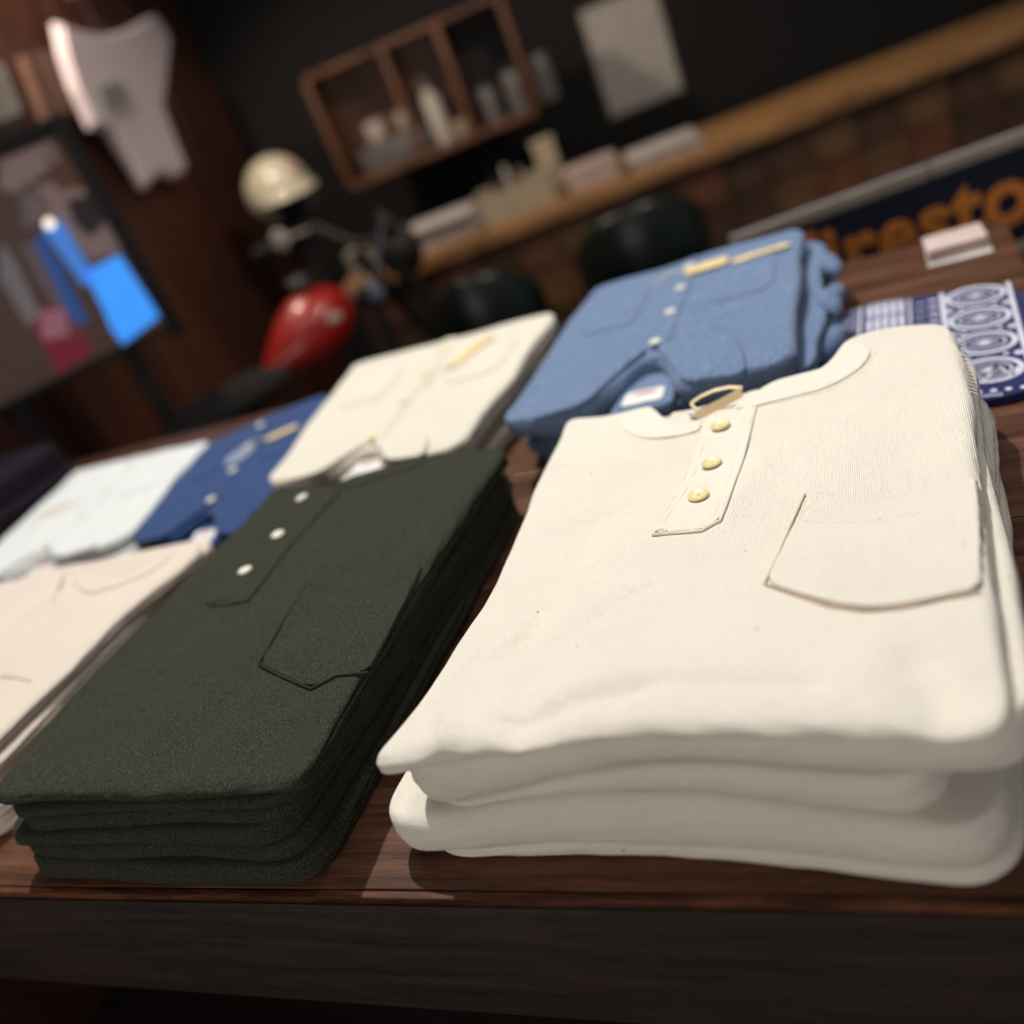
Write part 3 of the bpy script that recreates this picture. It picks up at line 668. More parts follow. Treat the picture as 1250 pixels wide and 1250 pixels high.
def under(label, mat, group, c4, z0, z1, seed, grooves=(.5,)):
    nl, nr, fl, fr_ = c4
    o = garment('folded_overshirt', ([nl, nr], [nr, fr_], [fl, fr_], [nl, fl]), lambda x, y: z1 - .0003 + .0006 * (snoise(x, y, seed, 24) - 1.3), flat(z0), mat, nu=30, nv=36, r=(.008,) * 4, grooves=grooves, gw=.08, gd=.005, gside=(1, 1, 1, 1), seed=seed, K=12, wav=.004)
    return tag(o, label, 'shirt', group)

# chambray
GCh = 'light blue chambray shirts in one stack'
cz = [.0006, .018, .036, .054, .072]
cn = ['lowest blue chambray shirt behind the cream stack', 'blue chambray shirt second from the bottom of its stack', 'blue chambray shirt just below the topmost one']
j = [(.012, .0), (-.004, .004), (.008, -.004)]
chs = []
for k in range(3):
    dx, dy = j[k]
    chs.append(under(cn[k], M['chambray'] if k != 1 else M['chambray'], GCh, ((-.392 + dx, .800 + dy), (-.092 + dx, .795 + dy), (-.372 + dx, 1.155), (-.088 + dx, 1.165)), cz[k], cz[k + 1], 130 + k, grooves=(.35, .7)))
root, Q, zt = overshirt('topmost blue chambray shirt with open collar and manila hang tag', M['chambray'], GCh, (-.392, .775), (-.100, .770), (-.368, 1.135), (-.104, 1.150), cz[3], cz[4] + .004, 140, buttons=4, apex=.28)
# sleeves folded down over the right side of the chambray stack
for k, (sy, sz) in enumerate([(.84, .012), (.90, .030), (.96, .048), (1.02, .028), (1.08, .045)]):
    mb = MB()
    mb.ball((-.081, sy, sz), (.012, .034, .012), 16, Matrix.Rotation(.3 * (-1) ** k, 4, 'Z'))
    o = mb.build('sleeve_fold', M['chambray'], smooth=True); o.parent = chs[min(2, int(sz / .018))]

def hang_tag(label, pts, z, w_, mat, string_from, zt):
    r0 = empty('hang_tag', (pts[0][0], pts[0][1], z)); tag(r0, label, 'tag')
    a, b = np.array(pts[0][:2]), np.array(pts[1][:2]); d = (b - a) / np.linalg.norm(b - a); n_ = np.array([-d[1], d[0]]) * w_ / 2
    g = garment('card', ([a - n_, b - n_], [b - n_, b + n_], [a + n_, b + n_], [a - n_, a + n_]), lambda x, y: zt(x, y) + .0040, lambda x, y: zt(x, y) + .0030, mat, r0, nu=16, nv=6, r=(.0005,) * 4, K=4, corner=1, wav=0)
    c = [(string_from[0], string_from[1], float(zt(*string_from[:2])) + .005), (*(a * .5 + np.array(string_from[:2]) * .5 + n_), float(zt(*a)) + .007), (a[0] + d[0] * .004, a[1] + d[1] * .004, float(zt(*a)) + .005)]
    cord('string', c, .0008, mat, r0)
    return r0
p0, p1 = U(835, 335, .078), U(965, 298, .078)
hang_tag('long manila hang tag lying on the topmost chambray shirt', (p0, U(890, 318, .078)), .076, .024, M['manila'], U(800, 350, .078)[:2], zt)
hang_tag('narrow manila card beyond the tag on the chambray shirt', (U(893, 322, .078), p1), .076, .013, M['manila'], U(885, 325, .078)[:2], zt)

# ecru
GE = 'ecru shirts in one stack'
ec4 = ((-.718, .800), (-.445, .790), (-.770, 1.150), (-.412, 1.150))
under('lower ecru shirt on the table behind the green stack', M['ecru'], GE, ec4, .0006, .020, 150)
under('ecru shirt in the middle of the ecru stack', M['ecru'], GE, ((-.712, .795), (-.452, .795), (-.765, 1.15), (-.420, 1.145)), .020, .038, 151)
r2, Q2, zt2 = overshirt('topmost ecru shirt with open collar and tan tag, behind the green stack', M['ecru'], GE, (-.708, .795), (-.442, .775), (-.752, 1.145), (-.418, 1.135), .038, .060, 152, bmat='button_cream', apex=.16)
hang_tag('tan hang tag lying on the topmost ecru shirt', (U(548, 447, .064), U(598, 408, .064)), .062, .020, M['manila'], U(520, 470, .064)[:2], zt2)

# navy
GN = 'navy blue shirts in one stack'
nv4 = [U(*p, .034)[:2] for p in ((150, 664), (330, 648), (252, 540), (402, 478))]
under('lower navy blue shirt between the white and ecru stacks', M['navy'], GN, tuple(p + np.array([0, .012]) for p in nv4), .0006, .016, 160)
r3, Q3, zt3 = overshirt('topmost navy blue shirt with its white neck label showing', M['navy'], GN, nv4[0], nv4[1], nv4[2], nv4[3], .016, .034, 161, bmat='button_white', apex=.22)
hang_tag('small tan tag on the navy shirt beside the ecru stack', (U(325, 538, .036), U(365, 520, .036)), .036, .014, M['manila'], U(300, 548, .036)[:2], zt3)
tag(garment('folded_slip', ([U(268, 572, .036), U(300, 560, .036)], [U(300, 560, .036), U(318, 540, .036)], [U(285, 552, .036), U(318, 540, .036)], [U(268, 572, .036), U(285, 552, .036)]), lambda x, y: zt3(x, y) + .003, lambda x, y: zt3(x, y) + .0016, M['grey_print'], None, nu=8, nv=6, r=(.0006,) * 4, K=4, corner=1, wav=0), 'pale grey paper slip lying across the navy shirt', 'paper')

# pale
GW = 'pale white shirts in one stack'
under('lower pale white shirt sticking out towards the pink stack', M['pale'], GW, tuple(U(*p, .014)[:2] for p in ((-90, 770), (168, 672), (70, 600), (245, 560))), .0006, .014, 170)
r4, Q4, zt4 = overshirt('topmost pale white shirt left of the navy shirt', M['pale'], GW, *[U(*p, .032)[:2] for p in ((-75, 730), (150, 658), (92, 574), (256, 537))], .014, .032, 171, apex=.14)
hang_tag('thin tan tag on the pale white shirt', (U(55, 628, .034), U(88, 612, .034)), .034, .010, M['tan'], U(30, 640, .048)[:2], zt4)
# dark garments
GD = 'dark plum shirts at the far left'
under('lower dark plum garment at the far left of the table', M['black_cloth'], GD, ((-1.85, .85), (-1.36, .85), (-1.85, 1.15), (-1.30, 1.12)), .0006, .040, 180)
under('upper dark plum garment at the far left of the table', M['black_cloth'], GD, ((-1.84, .85), (-1.38, .86), (-1.84, 1.14), (-1.31, 1.11)), .040, .080, 181)

# ------------------------------------------------------------------ bandana
M['band'] = fabric('navy_bandana_cotton', srgb(34, 38, 88), srgb(26, 28, 70), srgb(46, 50, 104), rib=1.2, bump=.25)
M['print'] = plain('white_bandana_print', srgb(206, 208, 222), .8)
bd = empty('folded_bandana', (0.0, .90, 0)); tag(bd, 'navy blue paisley bandana with white print, folded flat on the table', 'bandana')
O_, EX, EY = np.array([-.105, .792]), np.array([.192, -.034]), np.array([.010, .245])
def BQ(u, v): return O_ + u * EX + v * EY
bz = .0085
garment('cloth', ([BQ(0, 0), BQ(1, 0)], [BQ(1, 0), BQ(1, 1)], [BQ(0, 1), BQ(1, 1)], [BQ(0, 0), BQ(0, 1)]), flat(bz), flat(.0006), M['band'], bd, nu=20, nv=24, r=(.004,) * 4, grooves=(.33, .66), gside=(1, 1, 1, 1), gd=.0015, seed=3, K=12, wav=.0004)
LB = [EX / .192, EY / .245]
def bl(x, y):                                   # metres along the bandana's own sides
    p = O_ + LB[0] * x + LB[1] * y; return (p[0], p[1])
PV, PF = [], []
def p_poly(pts):
    k = len(PV); n = len(pts)
    for q in pts: PV.append((*bl(*q), bz + .00035))
    for q in pts: PV.append((*bl(*q), bz - .0006))
    PF.append(tuple(range(k, k + n)))
    for i in range(n): PF.append((k + i, k + n + i, k + n + (i + 1) % n, k + (i + 1) % n))
def p_rect(x0, y0, x1, y1): p_poly([(x0, y0), (x1, y0), (x1, y1), (x0, y1)])
def p_ring(cx, cy, rx, ry, wd, n=28, a0=0, a1=2 * math.pi):
    for i in range(n):
        t0 = a0 + (a1 - a0) * i / n; t1 = a0 + (a1 - a0) * (i + 1) / n
        p_poly([(cx + rx * math.cos(t0), cy + ry * math.sin(t0)), (cx + rx * math.cos(t1), cy + ry * math.sin(t1)), (cx + (rx - wd) * math.cos(t1), cy + (ry - wd) * math.sin(t1)), (cx + (rx - wd) * math.cos(t0), cy + (ry - wd) * math.sin(t0))])
def p_dot(cx, cy, r): p_poly([(cx + r * math.cos(t), cy + r * math.sin(t)) for t in np.linspace(0, 2 * math.pi, 10)[:-1]])
for k in range(17): p_dot(.010 + k * .0108, .0135, .0026)
p_rect(.118, .024, .1225, .240)                  # long white rule
p_rect(.178, .024, .182, .240)
for k in range(4):
    cy = .052 + k * .056
    p_ring(.150, cy, .027, .024, .0046)
    p_ring(.150, cy, .018, .015, .0018)
    for i in range(9):
        a = i * .698; p_ring(.150 + .0085 * math.cos(a), cy + .0055 * math.sin(a), .0034, .0026, .0010, 8)
    p_poly([(.143, cy - .003), (.150, cy - .006), (.159, cy + .003), (.150, cy + .006)])
    for sx in ((-1, 1) if k < 3 else ()): p_dot(.150 + sx * .0250, cy + .027, .0042); p_dot(.150 + sx * .0150, cy + .028, .0026)
for k in range(12):                              # comb border beside the rule
    p_rect(.107, .030 + k * .0176, .1155, .0345 + k * .0176)
    p_rect(.094, .028 + k * .0176, .104, .030 + k * .0176)
p_rect(.0885, .026, .0905, .240)
for k in range(6):
    for i in range(5): p_rect(.048 + i * .0078, .030 + k * .036, .0528 + i * .0078, .058 + k * .036)
    p_ring(.067, .062 + k * .036, .018, .0028, .0012, 14)
p_rect(.040, .026, .0425, .240)
for k in range(11):
    for i in range(4):
        p_ring(.008 + i * .0088, .034 + k * .0195, .0036, .0062, .0011, 10)
# zigzag inside the front motif
zz = [(.128, .028), (.136, .050), (.146, .034), (.156, .058), (.166, .036), (.172, .052)]
for a, b in zip(zz[:-1], zz[1:]):
    p_poly([(a[0] - .0015, a[1]), (a[0] + .0015, a[1]), (b[0] + .0015, b[1]), (b[0] - .0015, b[1])])
po_ = from_arrays('printed_pattern', PV, PF, M['print'], smooth=False); po_.parent = bd; po_.matrix_parent_inverse = bd.matrix_basis.inverted(); tag(po_, 'white paisley print')
def text_mesh(name, txt, size, mat, mw, extrude=.0003, offset=0.0, space=1.0, parent=None):
    cu = bpy.data.curves.new(name, 'FONT'); cu.body = txt; cu.size = size; cu.extrude = extrude; cu.offset = offset; cu.space_character = space; cu.resolution_u = 4
    tmp = bpy.data.objects.new(name + '_t', cu); COL.objects.link(tmp); bpy.context.view_layer.update()
    me = bpy.data.meshes.new_from_object(tmp.evaluated_get(bpy.context.evaluated_depsgraph_get()))
    bpy.data.objects.remove(tmp)
    me.transform(mw); o = link(name, me, mat)
    if parent is not None: o.parent = parent; o.matrix_parent_inverse = parent.matrix_basis.inverted()
    return o
tp0 = bl(.122, .003)
text_mesh('lettering', 'CLOTHING', .0068, M['print'], Matrix.Translation((tp0[0], tp0[1], bz + .0002)) @ Matrix.Rotation(math.atan2(LB[0][1], LB[0][0]), 4, 'Z'), parent=bd)

# small pack of striped cards on the far corner of the table
M['stripe'] = plain('dusty_pink_card', srgb(186, 160, 150), .5); M['stripe2'] = plain('pale_pink_card', srgb(206, 186, 178), .5)
cp = empty('card_pack', (.045, 1.165, 0)); tag(cp, 'small stack of pinkish striped cards near the back corner of the table', 'cards')
for k in range(5):
    o = MB().box((.050 + .001 * (k % 2), 1.150, .0024 + k * .0030), (.062, .050, .0026), .015 * k, .0004).build('card', M['stripe'] if k % 2 else M['stripe2'], smooth=True)
    o.parent = cp; o.matrix_parent_inverse = cp.matrix_basis.inverted()
o = MB().box((.052, 1.146, .0005), (.066, .058, .0008), 0, .0003).build('sleeve', M['white_label'], smooth=True); o.parent = cp; o.matrix_parent_inverse = cp.matrix_basis.inverted()

# ------------------------------------------------------------------ navy sign board behind the table
SB = 1.46
a0, z_t0 = BG(915, 281, SB); a1, z_t1 = BG(1250, 158, SB)
zt_s = (z_t0 + z_t1) / 2
M['sign_navy'] = plain('navy_sign_face', srgb(16, 20, 48), .55); M['sign_orange'] = plain('orange_letter', srgb(226, 136, 56), .5); M['sign_beige'] = plain('beige_sign_border', srgb(158, 148, 132), .7)
sign = empty('sign_board', BW((a0 + a1) / 2, SB, FLOOR)); tag(sign, 'navy sign board with big orange letters and a beige border, behind the table', 'sign')
aL, aR = a0 - .03, a0 + .78
bt = .020; zb_s = zt_s - .182
def spt(n, m, *a, **k): return bgbox(n, m, *a, parent=sign, **k)
spt('face', M['sign_navy'], aL, aR, SB + .004, SB + .018, zb_s, zt_s)
ac, _ = BG(1133, 196, SB)
spt('border', M['sign_beige'], aL, ac - .002, SB - .001, SB + .005, zt_s - bt, zt_s, bev=.0008)
spt('border', M['sign_beige'], ac + .002, aR, SB - .001, SB + .005, zt_s - bt, zt_s, bev=.0008)
spt('border', M['sign_beige'], aL, aR, SB - .001, SB + .005, zb_s, zb_s + bt, bev=.0008)
for ap in (aL + .05, aR - .05): spt('post', M['black'], ap - .015, ap + .015, SB + .018, SB + .045, FLOOR, zt_s - .01, bev=.001)
aF, _ = BG(951, 306, SB); aO, _ = BG(1253, 230, SB)
Rw = Matrix.Rotation(ANG, 4, 'Z') @ Matrix.Rotation(math.pi / 2, 4, 'X')
def letters(txt, a_start, zbase, size, sx=1):
    pz_ = BW(a_start, SB + .003, zbase)
    o = text_mesh('lettering', txt, size, M['sign_orange'], Matrix.Translation(pz_) @ Rw @ Matrix.Diagonal((sx, 1, 1, 1)), extrude=.003, offset=.0035, space=1.04, parent=sign)
    return o
SIGN = letters('Firestone', aF, zt_s - .128, .130, .96)
ws = [v.co.copy() for v in SIGN.data.vertices]

# ------------------------------------------------------------------ shop counter
M['counter_top'] = wood('light_oak_counter', srgb(110, 78, 46), srgb(146, 106, 66), srgb(172, 132, 88), scale=(2, 25, 25), rough=.4)
M['tile_a'] = wood('brown_wood_tile', srgb(66, 46, 30), srgb(98, 70, 46), srgb(124, 90, 60), scale=(20, 20, 6), rough=.6)
M['tile_b'] = wood('dark_wood_tile', srgb(42, 28, 20), srgb(70, 48, 34), srgb(96, 66, 46), scale=(20, 20, 6), rough=.6)
M['tile_c'] = wood('reddish_wood_tile', srgb(70, 38, 26), srgb(104, 62, 42), srgb(130, 84, 58), scale=(20, 20, 6), rough=.6)
CB = 3.0
ca0, cz0 = BG(418, 350, CB); ca1, cz1 = BG(1040, 112, CB)
cz_ = (cz0 + cz1) / 2
ctr = empty('shop_counter', BW((ca0 + ca1) / 2 + .3, CB + .25, FLOOR)); tag(ctr, 'long shop counter with light oak top and patchwork wood front', 'counter')
bgbox('worktop', M['counter_top'], ca0, ca1 + 1.0, CB, CB + .36, cz_ - .045, cz_, parent=ctr, bev=.003)
bgbox('carcass', M['black'], ca0 + .02, ca1 + .98, CB + .06, CB + .34, FLOOR, cz_ - .046, parent=ctr)
ts = .135; k = 0
tile_me = {}
rows = int((cz_ - .046 - FLOOR) / ts) + 1; cols = int((ca1 + .98 - ca0 - .02) / ts)
for c_ in range(cols):
    for r_ in range(rows):
        z1_ = cz_ - .048 - r_ * ts; z0_ = max(FLOOR, z1_ - ts + .005)
        if z1_ - z0_ < .02: continue
        m_ = random.choice(['tile_a', 'tile_b', 'tile_b', 'tile_c'])
        key = (m_, r_ == rows - 1)
        if key not in tile_me:
            me_o = MB().box((0, 0, 0), (ts - .005, .02, z1_ - z0_), 0, .002); bm_ = me_o.bm; me_ = bpy.data.meshes.new('tile'); bm_.to_mesh(me_); bm_.free(); me_.materials.append(M[m_]); tile_me[key] = me_
        o = bpy.data.objects.new('wood_tile', tile_me[key]); COL.objects.link(o)
        o.location = BW(ca0 + .02 + (c_ + .5) * ts, CB + .050 - random.uniform(0, .008), (z0_ + z1_) / 2); o.rotation_euler = (0, 0, ANG)
        o.parent = ctr; o.matrix_parent_inverse = ctr.matrix_basis.inverted()

# things standing on the counter
M['paper'] = plain('white_paper', srgb(176, 170, 164), .7); M['carton'] = plain('cream_carton', srgb(170, 156, 132), .7); M['grey_box'] = plain('grey_box', srgb(128, 122, 114), .7); M['pinkbox'] = plain('pale_pink_box', srgb(176, 156, 152), .7)
def on_counter(name, label, cat, px, py, b, sx, sy, sz, mat, lid=True, rz=0, z=None):
    a, _ = BG(px, py, b); zz_ = cz_ if z is None else z
    root = empty(name, BW(a, b, zz_)); root.rotation_euler = (0, 0, ANG + rz); tag(root, label, cat)
    MB().box((0, 0, sz / 2), (sx, sy, sz), 0, .002).build('body', mat, root, True)
    if lid: MB().box((0, 0, sz + .006), (sx + .006, sy + .006, .012), 0, .002).build('lid', mat, root, True)
    return root
def paper_pile(label, px, py, b, sx, sy, n, mat, mat2):
    a, _ = BG(px, py, b); root = empty('paper_pile', BW(a, b, cz_)); root.rotation_euler = (0, 0, ANG); tag(root, label, 'papers')
    for k in range(n): MB().box((random.uniform(-.01, .01), random.uniform(-.01, .01), .006 + k * .0125), (sx, sy, .012), random.uniform(-.06, .06), .001).build('booklet', mat if k % 2 else mat2, root, True)
on_counter('carton_box', 'grey lidded box at the left end of the counter', 'box', 462, 300, CB + .12, .20, .15, .070, M['grey_box'])
paper_pile('pile of white booklets beside the grey box on the counter', 545, 275, CB + .12, .22, .17, 6, M['paper'], M['pinkbox'])
def tray(label, px, py, b, sx, sy, sz, mat):
    a, _ = BG(px, py, b); root = empty('open_box', BW(a, b, cz_)); root.rotation_euler = (0, 0, ANG); tag(root, label, 'box')
    MB().box((0, 0, .004), (sx, sy, .008)).build('base', mat, root)
    for q in ((0, -sy / 2 + .003, sx, .006), (0, sy / 2 - .003, sx, .006), (-sx / 2 + .003, 0, .006, sy - .012), (sx / 2 - .003, 0, .006, sy - .012)):
        MB().box((q[0], q[1], sz / 2 + .004), (q[2], q[3], sz)).build('side', mat, root)
    return root
tray('open cream carton in the middle of the counter', 628, 235, CB + .13, .24, .16, .085, M['carton'])
for k, (px_, h, m_, lb) in enumerate([(605, .12, 'black', 'dark booklet standing in the open cream carton'), (622, .13, 'paper', 'white booklet standing in the open cream carton'), (640, .11, 'grey_box', 'grey booklet standing in the open cream carton')]):
    a, _ = BG(px_, 225, CB + .13); o = MB().box(BW(a, CB + .13, cz_ + .009 + h / 2), (.012, .12, h), ANG + .05, .001).build('booklet', M[m_], smooth=True); tag(o, lb, 'booklet', 'booklets standing in the carton')
on_counter('carton_box', 'upright cream carton beside the open carton on the counter', 'box', 672, 205, CB + .29, .07, .07, .145, M['carton'])
on_counter('carton_box', 'low pale box to the right of the cream cartons on the counter', 'box', 716, 190, CB + .13, .16, .12, .05, M['pinkbox'])
paper_pile('low pile of pinkish papers towards the right of the counter', 800, 155, CB + .12, .22, .17, 3, M['pinkbox'], M['paper'])

# ------------------------------------------------------------------ wall shelves with cups
M['shelf_wood'] = wood('brown_shelf_wood', srgb(60, 36, 22), srgb(96, 60, 38), srgb(120, 80, 52), scale=(8, 8, 2), rough=.5)
M['ceramic'] = plain('white_ceramic', srgb(190, 182, 174), .2, coat=.5); M['grey_ceramic'] = plain('grey_ceramic', srgb(96, 92, 92), .3)
HB = 3.75
ha0, hz0 = BG(432, 236, HB); ha1, hz1 = BG(655, 135, HB)
hz = (hz0 + hz1) / 2; hd = .22
ha0, ha1 = min(ha0, ha1), max(ha0, ha1)
cub = empty('wall_shelf', BW((ha0 + ha1) / 2, HB + hd / 2, hz)); tag(cub, 'open wooden box shelf with cups, high on the dark back wall', 'shelf')
Hh = .42
third = [ha0, ha0 + (ha1 - ha0) * .40, ha0 + (ha1 - ha0) * .68, ha1]
for (x0, x1, z0, z1, nm) in [(ha0, ha1, hz, hz + .02, 'bottom_board'), (ha0, ha1, hz + Hh - .02, hz + Hh, 'top_board')]: bgbox(nm, M['shelf_wood'], x0, x1, HB, HB + hd, z0, z1, parent=cub, bev=.001)
for x0 in third: bgbox('divider', M['shelf_wood'], x0 - .012, x0 + .012, HB + .001, HB + hd, hz + .02, hz + Hh - .02, parent=cub, bev=.001)
bgbox('back_panel', M['shelf_wood'], third[0], third[2], HB + hd - .02, HB + hd, hz + .02, hz + Hh - .02, parent=cub)
bgbox('back_panel', M['black'], third[2], third[3], HB + hd - .02, HB + hd, hz + .02, hz + Hh - .02, parent=cub)
for ap in (ha0 + .1, ha1 - .1): bgbox('bracket', M['black'], ap - .01, ap + .01, HB + hd, 4.4, hz, hz + .05, parent=cub)
def cup(label, a, b, z, r, h, mat, grp=None):
    root = empty('cup', BW(a, b, z)); root.rotation_euler = (0, 0, ANG + random.uniform(-1, 1)); tag(root, label, 'cup', grp)
    MB().lathe([(0, 0), (r * .8, 0), (r, h * .2), (r, h), (r * .9, h), (r * .88, h * .2), (0, h * .1)], seg=24).build('body', mat, root, True)
    MB().torus((r * 1.15, 0, h * .5), h * .24, r * .1, Matrix.Rotation(math.pi / 2, 4, 'X'), 18, 8).build('handle', mat, root, True)
sh = hz + .021
cup('white cup left in the first bay of the wall shelf', third[0] + .16, HB + .08, sh + .095, .040, .075, M['ceramic'])
cup('pale cup right in the first bay of the wall shelf', third[0] + .28, HB + .10, sh + .095, .038, .07, M['ceramic'])
o = MB(); o.box((0, 0, .045), (.28, .12, .09), 0, .003); riser = o.build('wooden_riser', M['grey_ceramic'], smooth=True); riser.location = BW(third[0] + .21, HB + .10, sh); riser.rotation_euler = (0, 0, ANG); tag(riser, 'dark grey block under the two cups in the wall shelf', 'stand')
a = third[1] + .09
vs = empty('flask', BW(a, HB + .1, sh)); tag(vs, 'tall white flask in the middle bay of the wall shelf', 'flask')
MB().lathe([(0, 0), (.034, 0), (.036, .02), (.036, .16), (.022, .19), (.022, .2)], seg=24).build('body', M['ceramic'], vs, True)
MB().lathe([(0, .2), (.024, .2), (.024, .235), (0, .235)], seg=24).build('lid', M['grey_ceramic'], vs, True)
cup('small tan cup beside the flask in the wall shelf', third[1] + .17, HB + .06, sh, .032, .06, M['carton'])
for k in range(3):
    t = empty('canister', BW(third[2] + .08 + k * .11, HB + .1, sh)); tag(t, ['dark canister at the left of the last bay of the wall shelf', 'dark canister in the middle of the last bay of the wall shelf', 'dark canister at the right end of the wall shelf'][k], 'canister', 'dark canisters in the wall shelf')
    MB().lathe([(0, 0), (.04, 0), (.04, .12 + .02 * k), (.036, .125 + .02 * k), (0, .125 + .02 * k)], seg=20).build('body', M['grey_ceramic'], t, True)
    MB().lathe([(0, .126 + .02 * k), (.038, .126 + .02 * k), (.034, .15 + .02 * k), (0, .15 + .02 * k)], seg=20).build('lid', M['black'], t, True)

# pale paper on the wall, upper middle
pa, pzz = BG(748, 143, 4.36); pa2, pz2 = BG(832, 108, 4.36)
pn = empty('notice', BW((pa + pa2) / 2, 4.39, pzz)); tag(pn, 'pale paper notice pinned on the dark wall above the counter', 'notice')
bgbox('sheet', M['paper'], pa, pa2, 4.382, 4.386, min(pzz, pz2) , pzz + .42, parent=pn)
bgbox('backing', M['grey_box'], pa - .01, pa2 + .01, 4.387, 4.390, min(pzz, pz2) - .01, pzz + .43, parent=pn)

# ------------------------------------------------------------------ dark green tub chairs
M['green_leather'] = plain('dark_green_leather', srgb(9, 22, 18), .35); M['chair_wood'] = plain('black_chair_leg', srgb(20, 16, 14), .5)
def tub_chair(label, px, py, b, wdt):
    a, zt_ = BG(px, py, b); root = empty('tub_chair', BW(a, b + wdt / 2, FLOOR)); root.rotation_euler = (0, 0, ANG); tag(root, label, 'chair', 'dark green chairs at the counter')
    hgt = zt_ - FLOOR; R_ = wdt / 2; seat = hgt - .34
    V = []; Fc = []; n = 40; prof = [(0, .0), (.0, 1.0), (.25, 1.06), (.75, 1.06), (1, 1.0), (1, 0)]
    for i in range(n + 1):
        th = math.radians(-20 + 220 * i / n); s = math.sin(th); hh = .20 + .14 * max(0, s) ** .7
        for (q, hz_) in prof:
            rr = R_ - .05 * q
            V.append((rr * math.cos(th), rr * math.sin(th) * -1, seat - .06 + (hh + .06) * min(1, hz_) + (.012 if hz_ > 1 else 0)))
    m = len(prof)
    for i in range(n):
        for j_ in range(m): Fc.append((i * m + j_, i * m + (j_ + 1) % m, (i + 1) * m + (j_ + 1) % m, (i + 1) * m + j_))
    Fc += [tuple(range(m)), tuple(n * m + q for q in range(m))[::-1]]
    V = [(x, -y, z) for x, y, z in V] if False else V
    bk_ = from_arrays('backrest', V, Fc, M['green_leather'], root)
    MB().lathe([(0, seat - .09), (R_ - .06, seat - .09), (R_ - .05, seat - .06), (R_ - .055, seat - .01), (R_ - .1, seat + .01), (0, seat + .015)], seg=32).build('seat', M['green_leather'], root, True)
    for sx in (-1, 1):
        for sy in (-1, 1): MB().tube((sx * R_ * .75, sy * R_ * .7, 0), (sx * R_ * .6, sy * R_ * .55, seat - .07), .014, .02).build('leg', M['chair_wood'], root, True)
    return root
tub_chair('dark green leather tub chair behind the chambray stack', 773, 258, 2.35, .36)
tub_chair('dark green leather tub chair behind the ecru stack', 570, 347, 2.15, .30)

# ------------------------------------------------------------------ motorcycle with helmet
M['red'] = plain('red_tank_paint', srgb(158, 20, 8), .4, coat=.5); M['chrome'] = plain('chrome', srgb(190, 190, 192), .2, 1.0); M['rubber'] = plain('black_rubber', srgb(9, 9, 9), .85)
M['helmet'] = plain('cream_helmet_paint', srgb(206, 200, 178), .25, coat=.8)
ta, tz = BG(383, 402, 2.3)
mc = empty('motorcycle', BW(ta, 2.3, FLOOR)); mc.rotation_euler = (0, 0, ANG + .78)
MCI = (Matrix.Translation(mc.location) @ Matrix.Rotation(ANG + .78, 4, 'Z')).inverted(); tag(mc, 'dark motorcycle with glossy red teardrop tank standing by the counter', 'motorcycle')
H0 = tz - FLOOR
def mp(name, mb, mat): return mb.build(name, mat, mc, True)
V = []; Fc = []; nS, nR = 26, 20
for i in range(nS + 1):
    t = i / nS; x = -.19 + .33 * t; prof_ = (math.sin(math.pi * t ** 1.25) ** .75) if 0 < t < 1 else 0
    for j_ in range(nR):
        a = 2 * math.pi * j_ / nR; zc = (math.sin(a)); V.append((x, .095 * prof_ * math.cos(a), H0 + .100 * prof_ * (zc if zc > 0 else zc * .75) + .06 * t - .04))
for i in range(nS):
    for j_ in range(nR): Fc.append((i * nR + j_, i * nR + (j_ + 1) % nR, (i + 1) * nR + (j_ + 1) % nR, (i + 1) * nR + j_))
tank = from_arrays('fuel_tank', V, Fc, M['red'], mc); tag(tank, 'glossy red teardrop fuel tank')
cp_ = MB().lathe([(0, 0), (.03, 0), (.03, .015), (.02, .02), (0, .02)], (.02, 0, H0 + .112)).build('filler_cap', M['chrome'], tank, True)
bdg = MB().ball((.02, -.093, H0 + .02), (.022, .006, .012), 14).build('tank_badge', M['ceramic'], tank, True); tag(bdg, 'pale badge on the tank side')
for wx in (-.50, .50):
    wh = mp('wheel', MB().torus((wx, 0, .27), .23, .04, Matrix.Rotation(math.pi / 2, 4, 'X')), M['rubber'])
    sp = MB(); sp.tube((wx, -.04, .27), (wx, .04, .27), .03)
    for k in range(12):
        a = k * math.pi / 6; sp.tube((wx, 0, .27), (wx + .21 * math.cos(a), 0, .27 + .21 * math.sin(a)), .003, seg=6)
    sp.torus((wx, 0, .27), .20, .012, Matrix.Rotation(math.pi / 2, 4, 'X'), 32, 6).build('spokes', M['grey_ceramic'], wh, True)
mp('frame', MB().path([Vector(p) for p in ((.20, 0, H0 + .02), (-.22, 0, H0 - .06), (-.50, 0, .27), (-.20, 0, .22), (.16, 0, .22), (.20, 0, H0 + .02))], .018), M['black'])
mp('engine', MB().box((.0, 0, .36), (.26, .2, .2), 0, .02).tube((.02, 0, .44), (.05, 0, .58), .07).box((-.16, 0, .34), (.14, .16, .14), 0, .02), M['black'])
mp('seat', MB().ball((-.30, 0, H0 - .05), (.20, .10, .045), 20), M['rubber'])
fk = MB()
for s in (-1, 1): fk.tube((.50, s * .07, .27), (.24, s * .06, H0 + .10), .018)
mp('front_fork', fk, M['black'])
hb = mp('handlebar', MB().path([Vector(p) for p in ((.16, -.27, H0 + .18), (.22, -.16, H0 + .19), (.25, -.05, H0 + .12), (.25, .05, H0 + .12), (.22, .16, H0 + .19), (.16, .27, H0 + .18))], .012), M['black'])
for s in (-1, 1): MB().tube((.16, s * .27, H0 + .18), (.11, s * .34, H0 + .175), .018).build('grip', M['rubber'], hb, True)
mp('headlamp', MB().ball((.33, 0, H0 + .06), (.06, .07, .07), 20), M['black'])
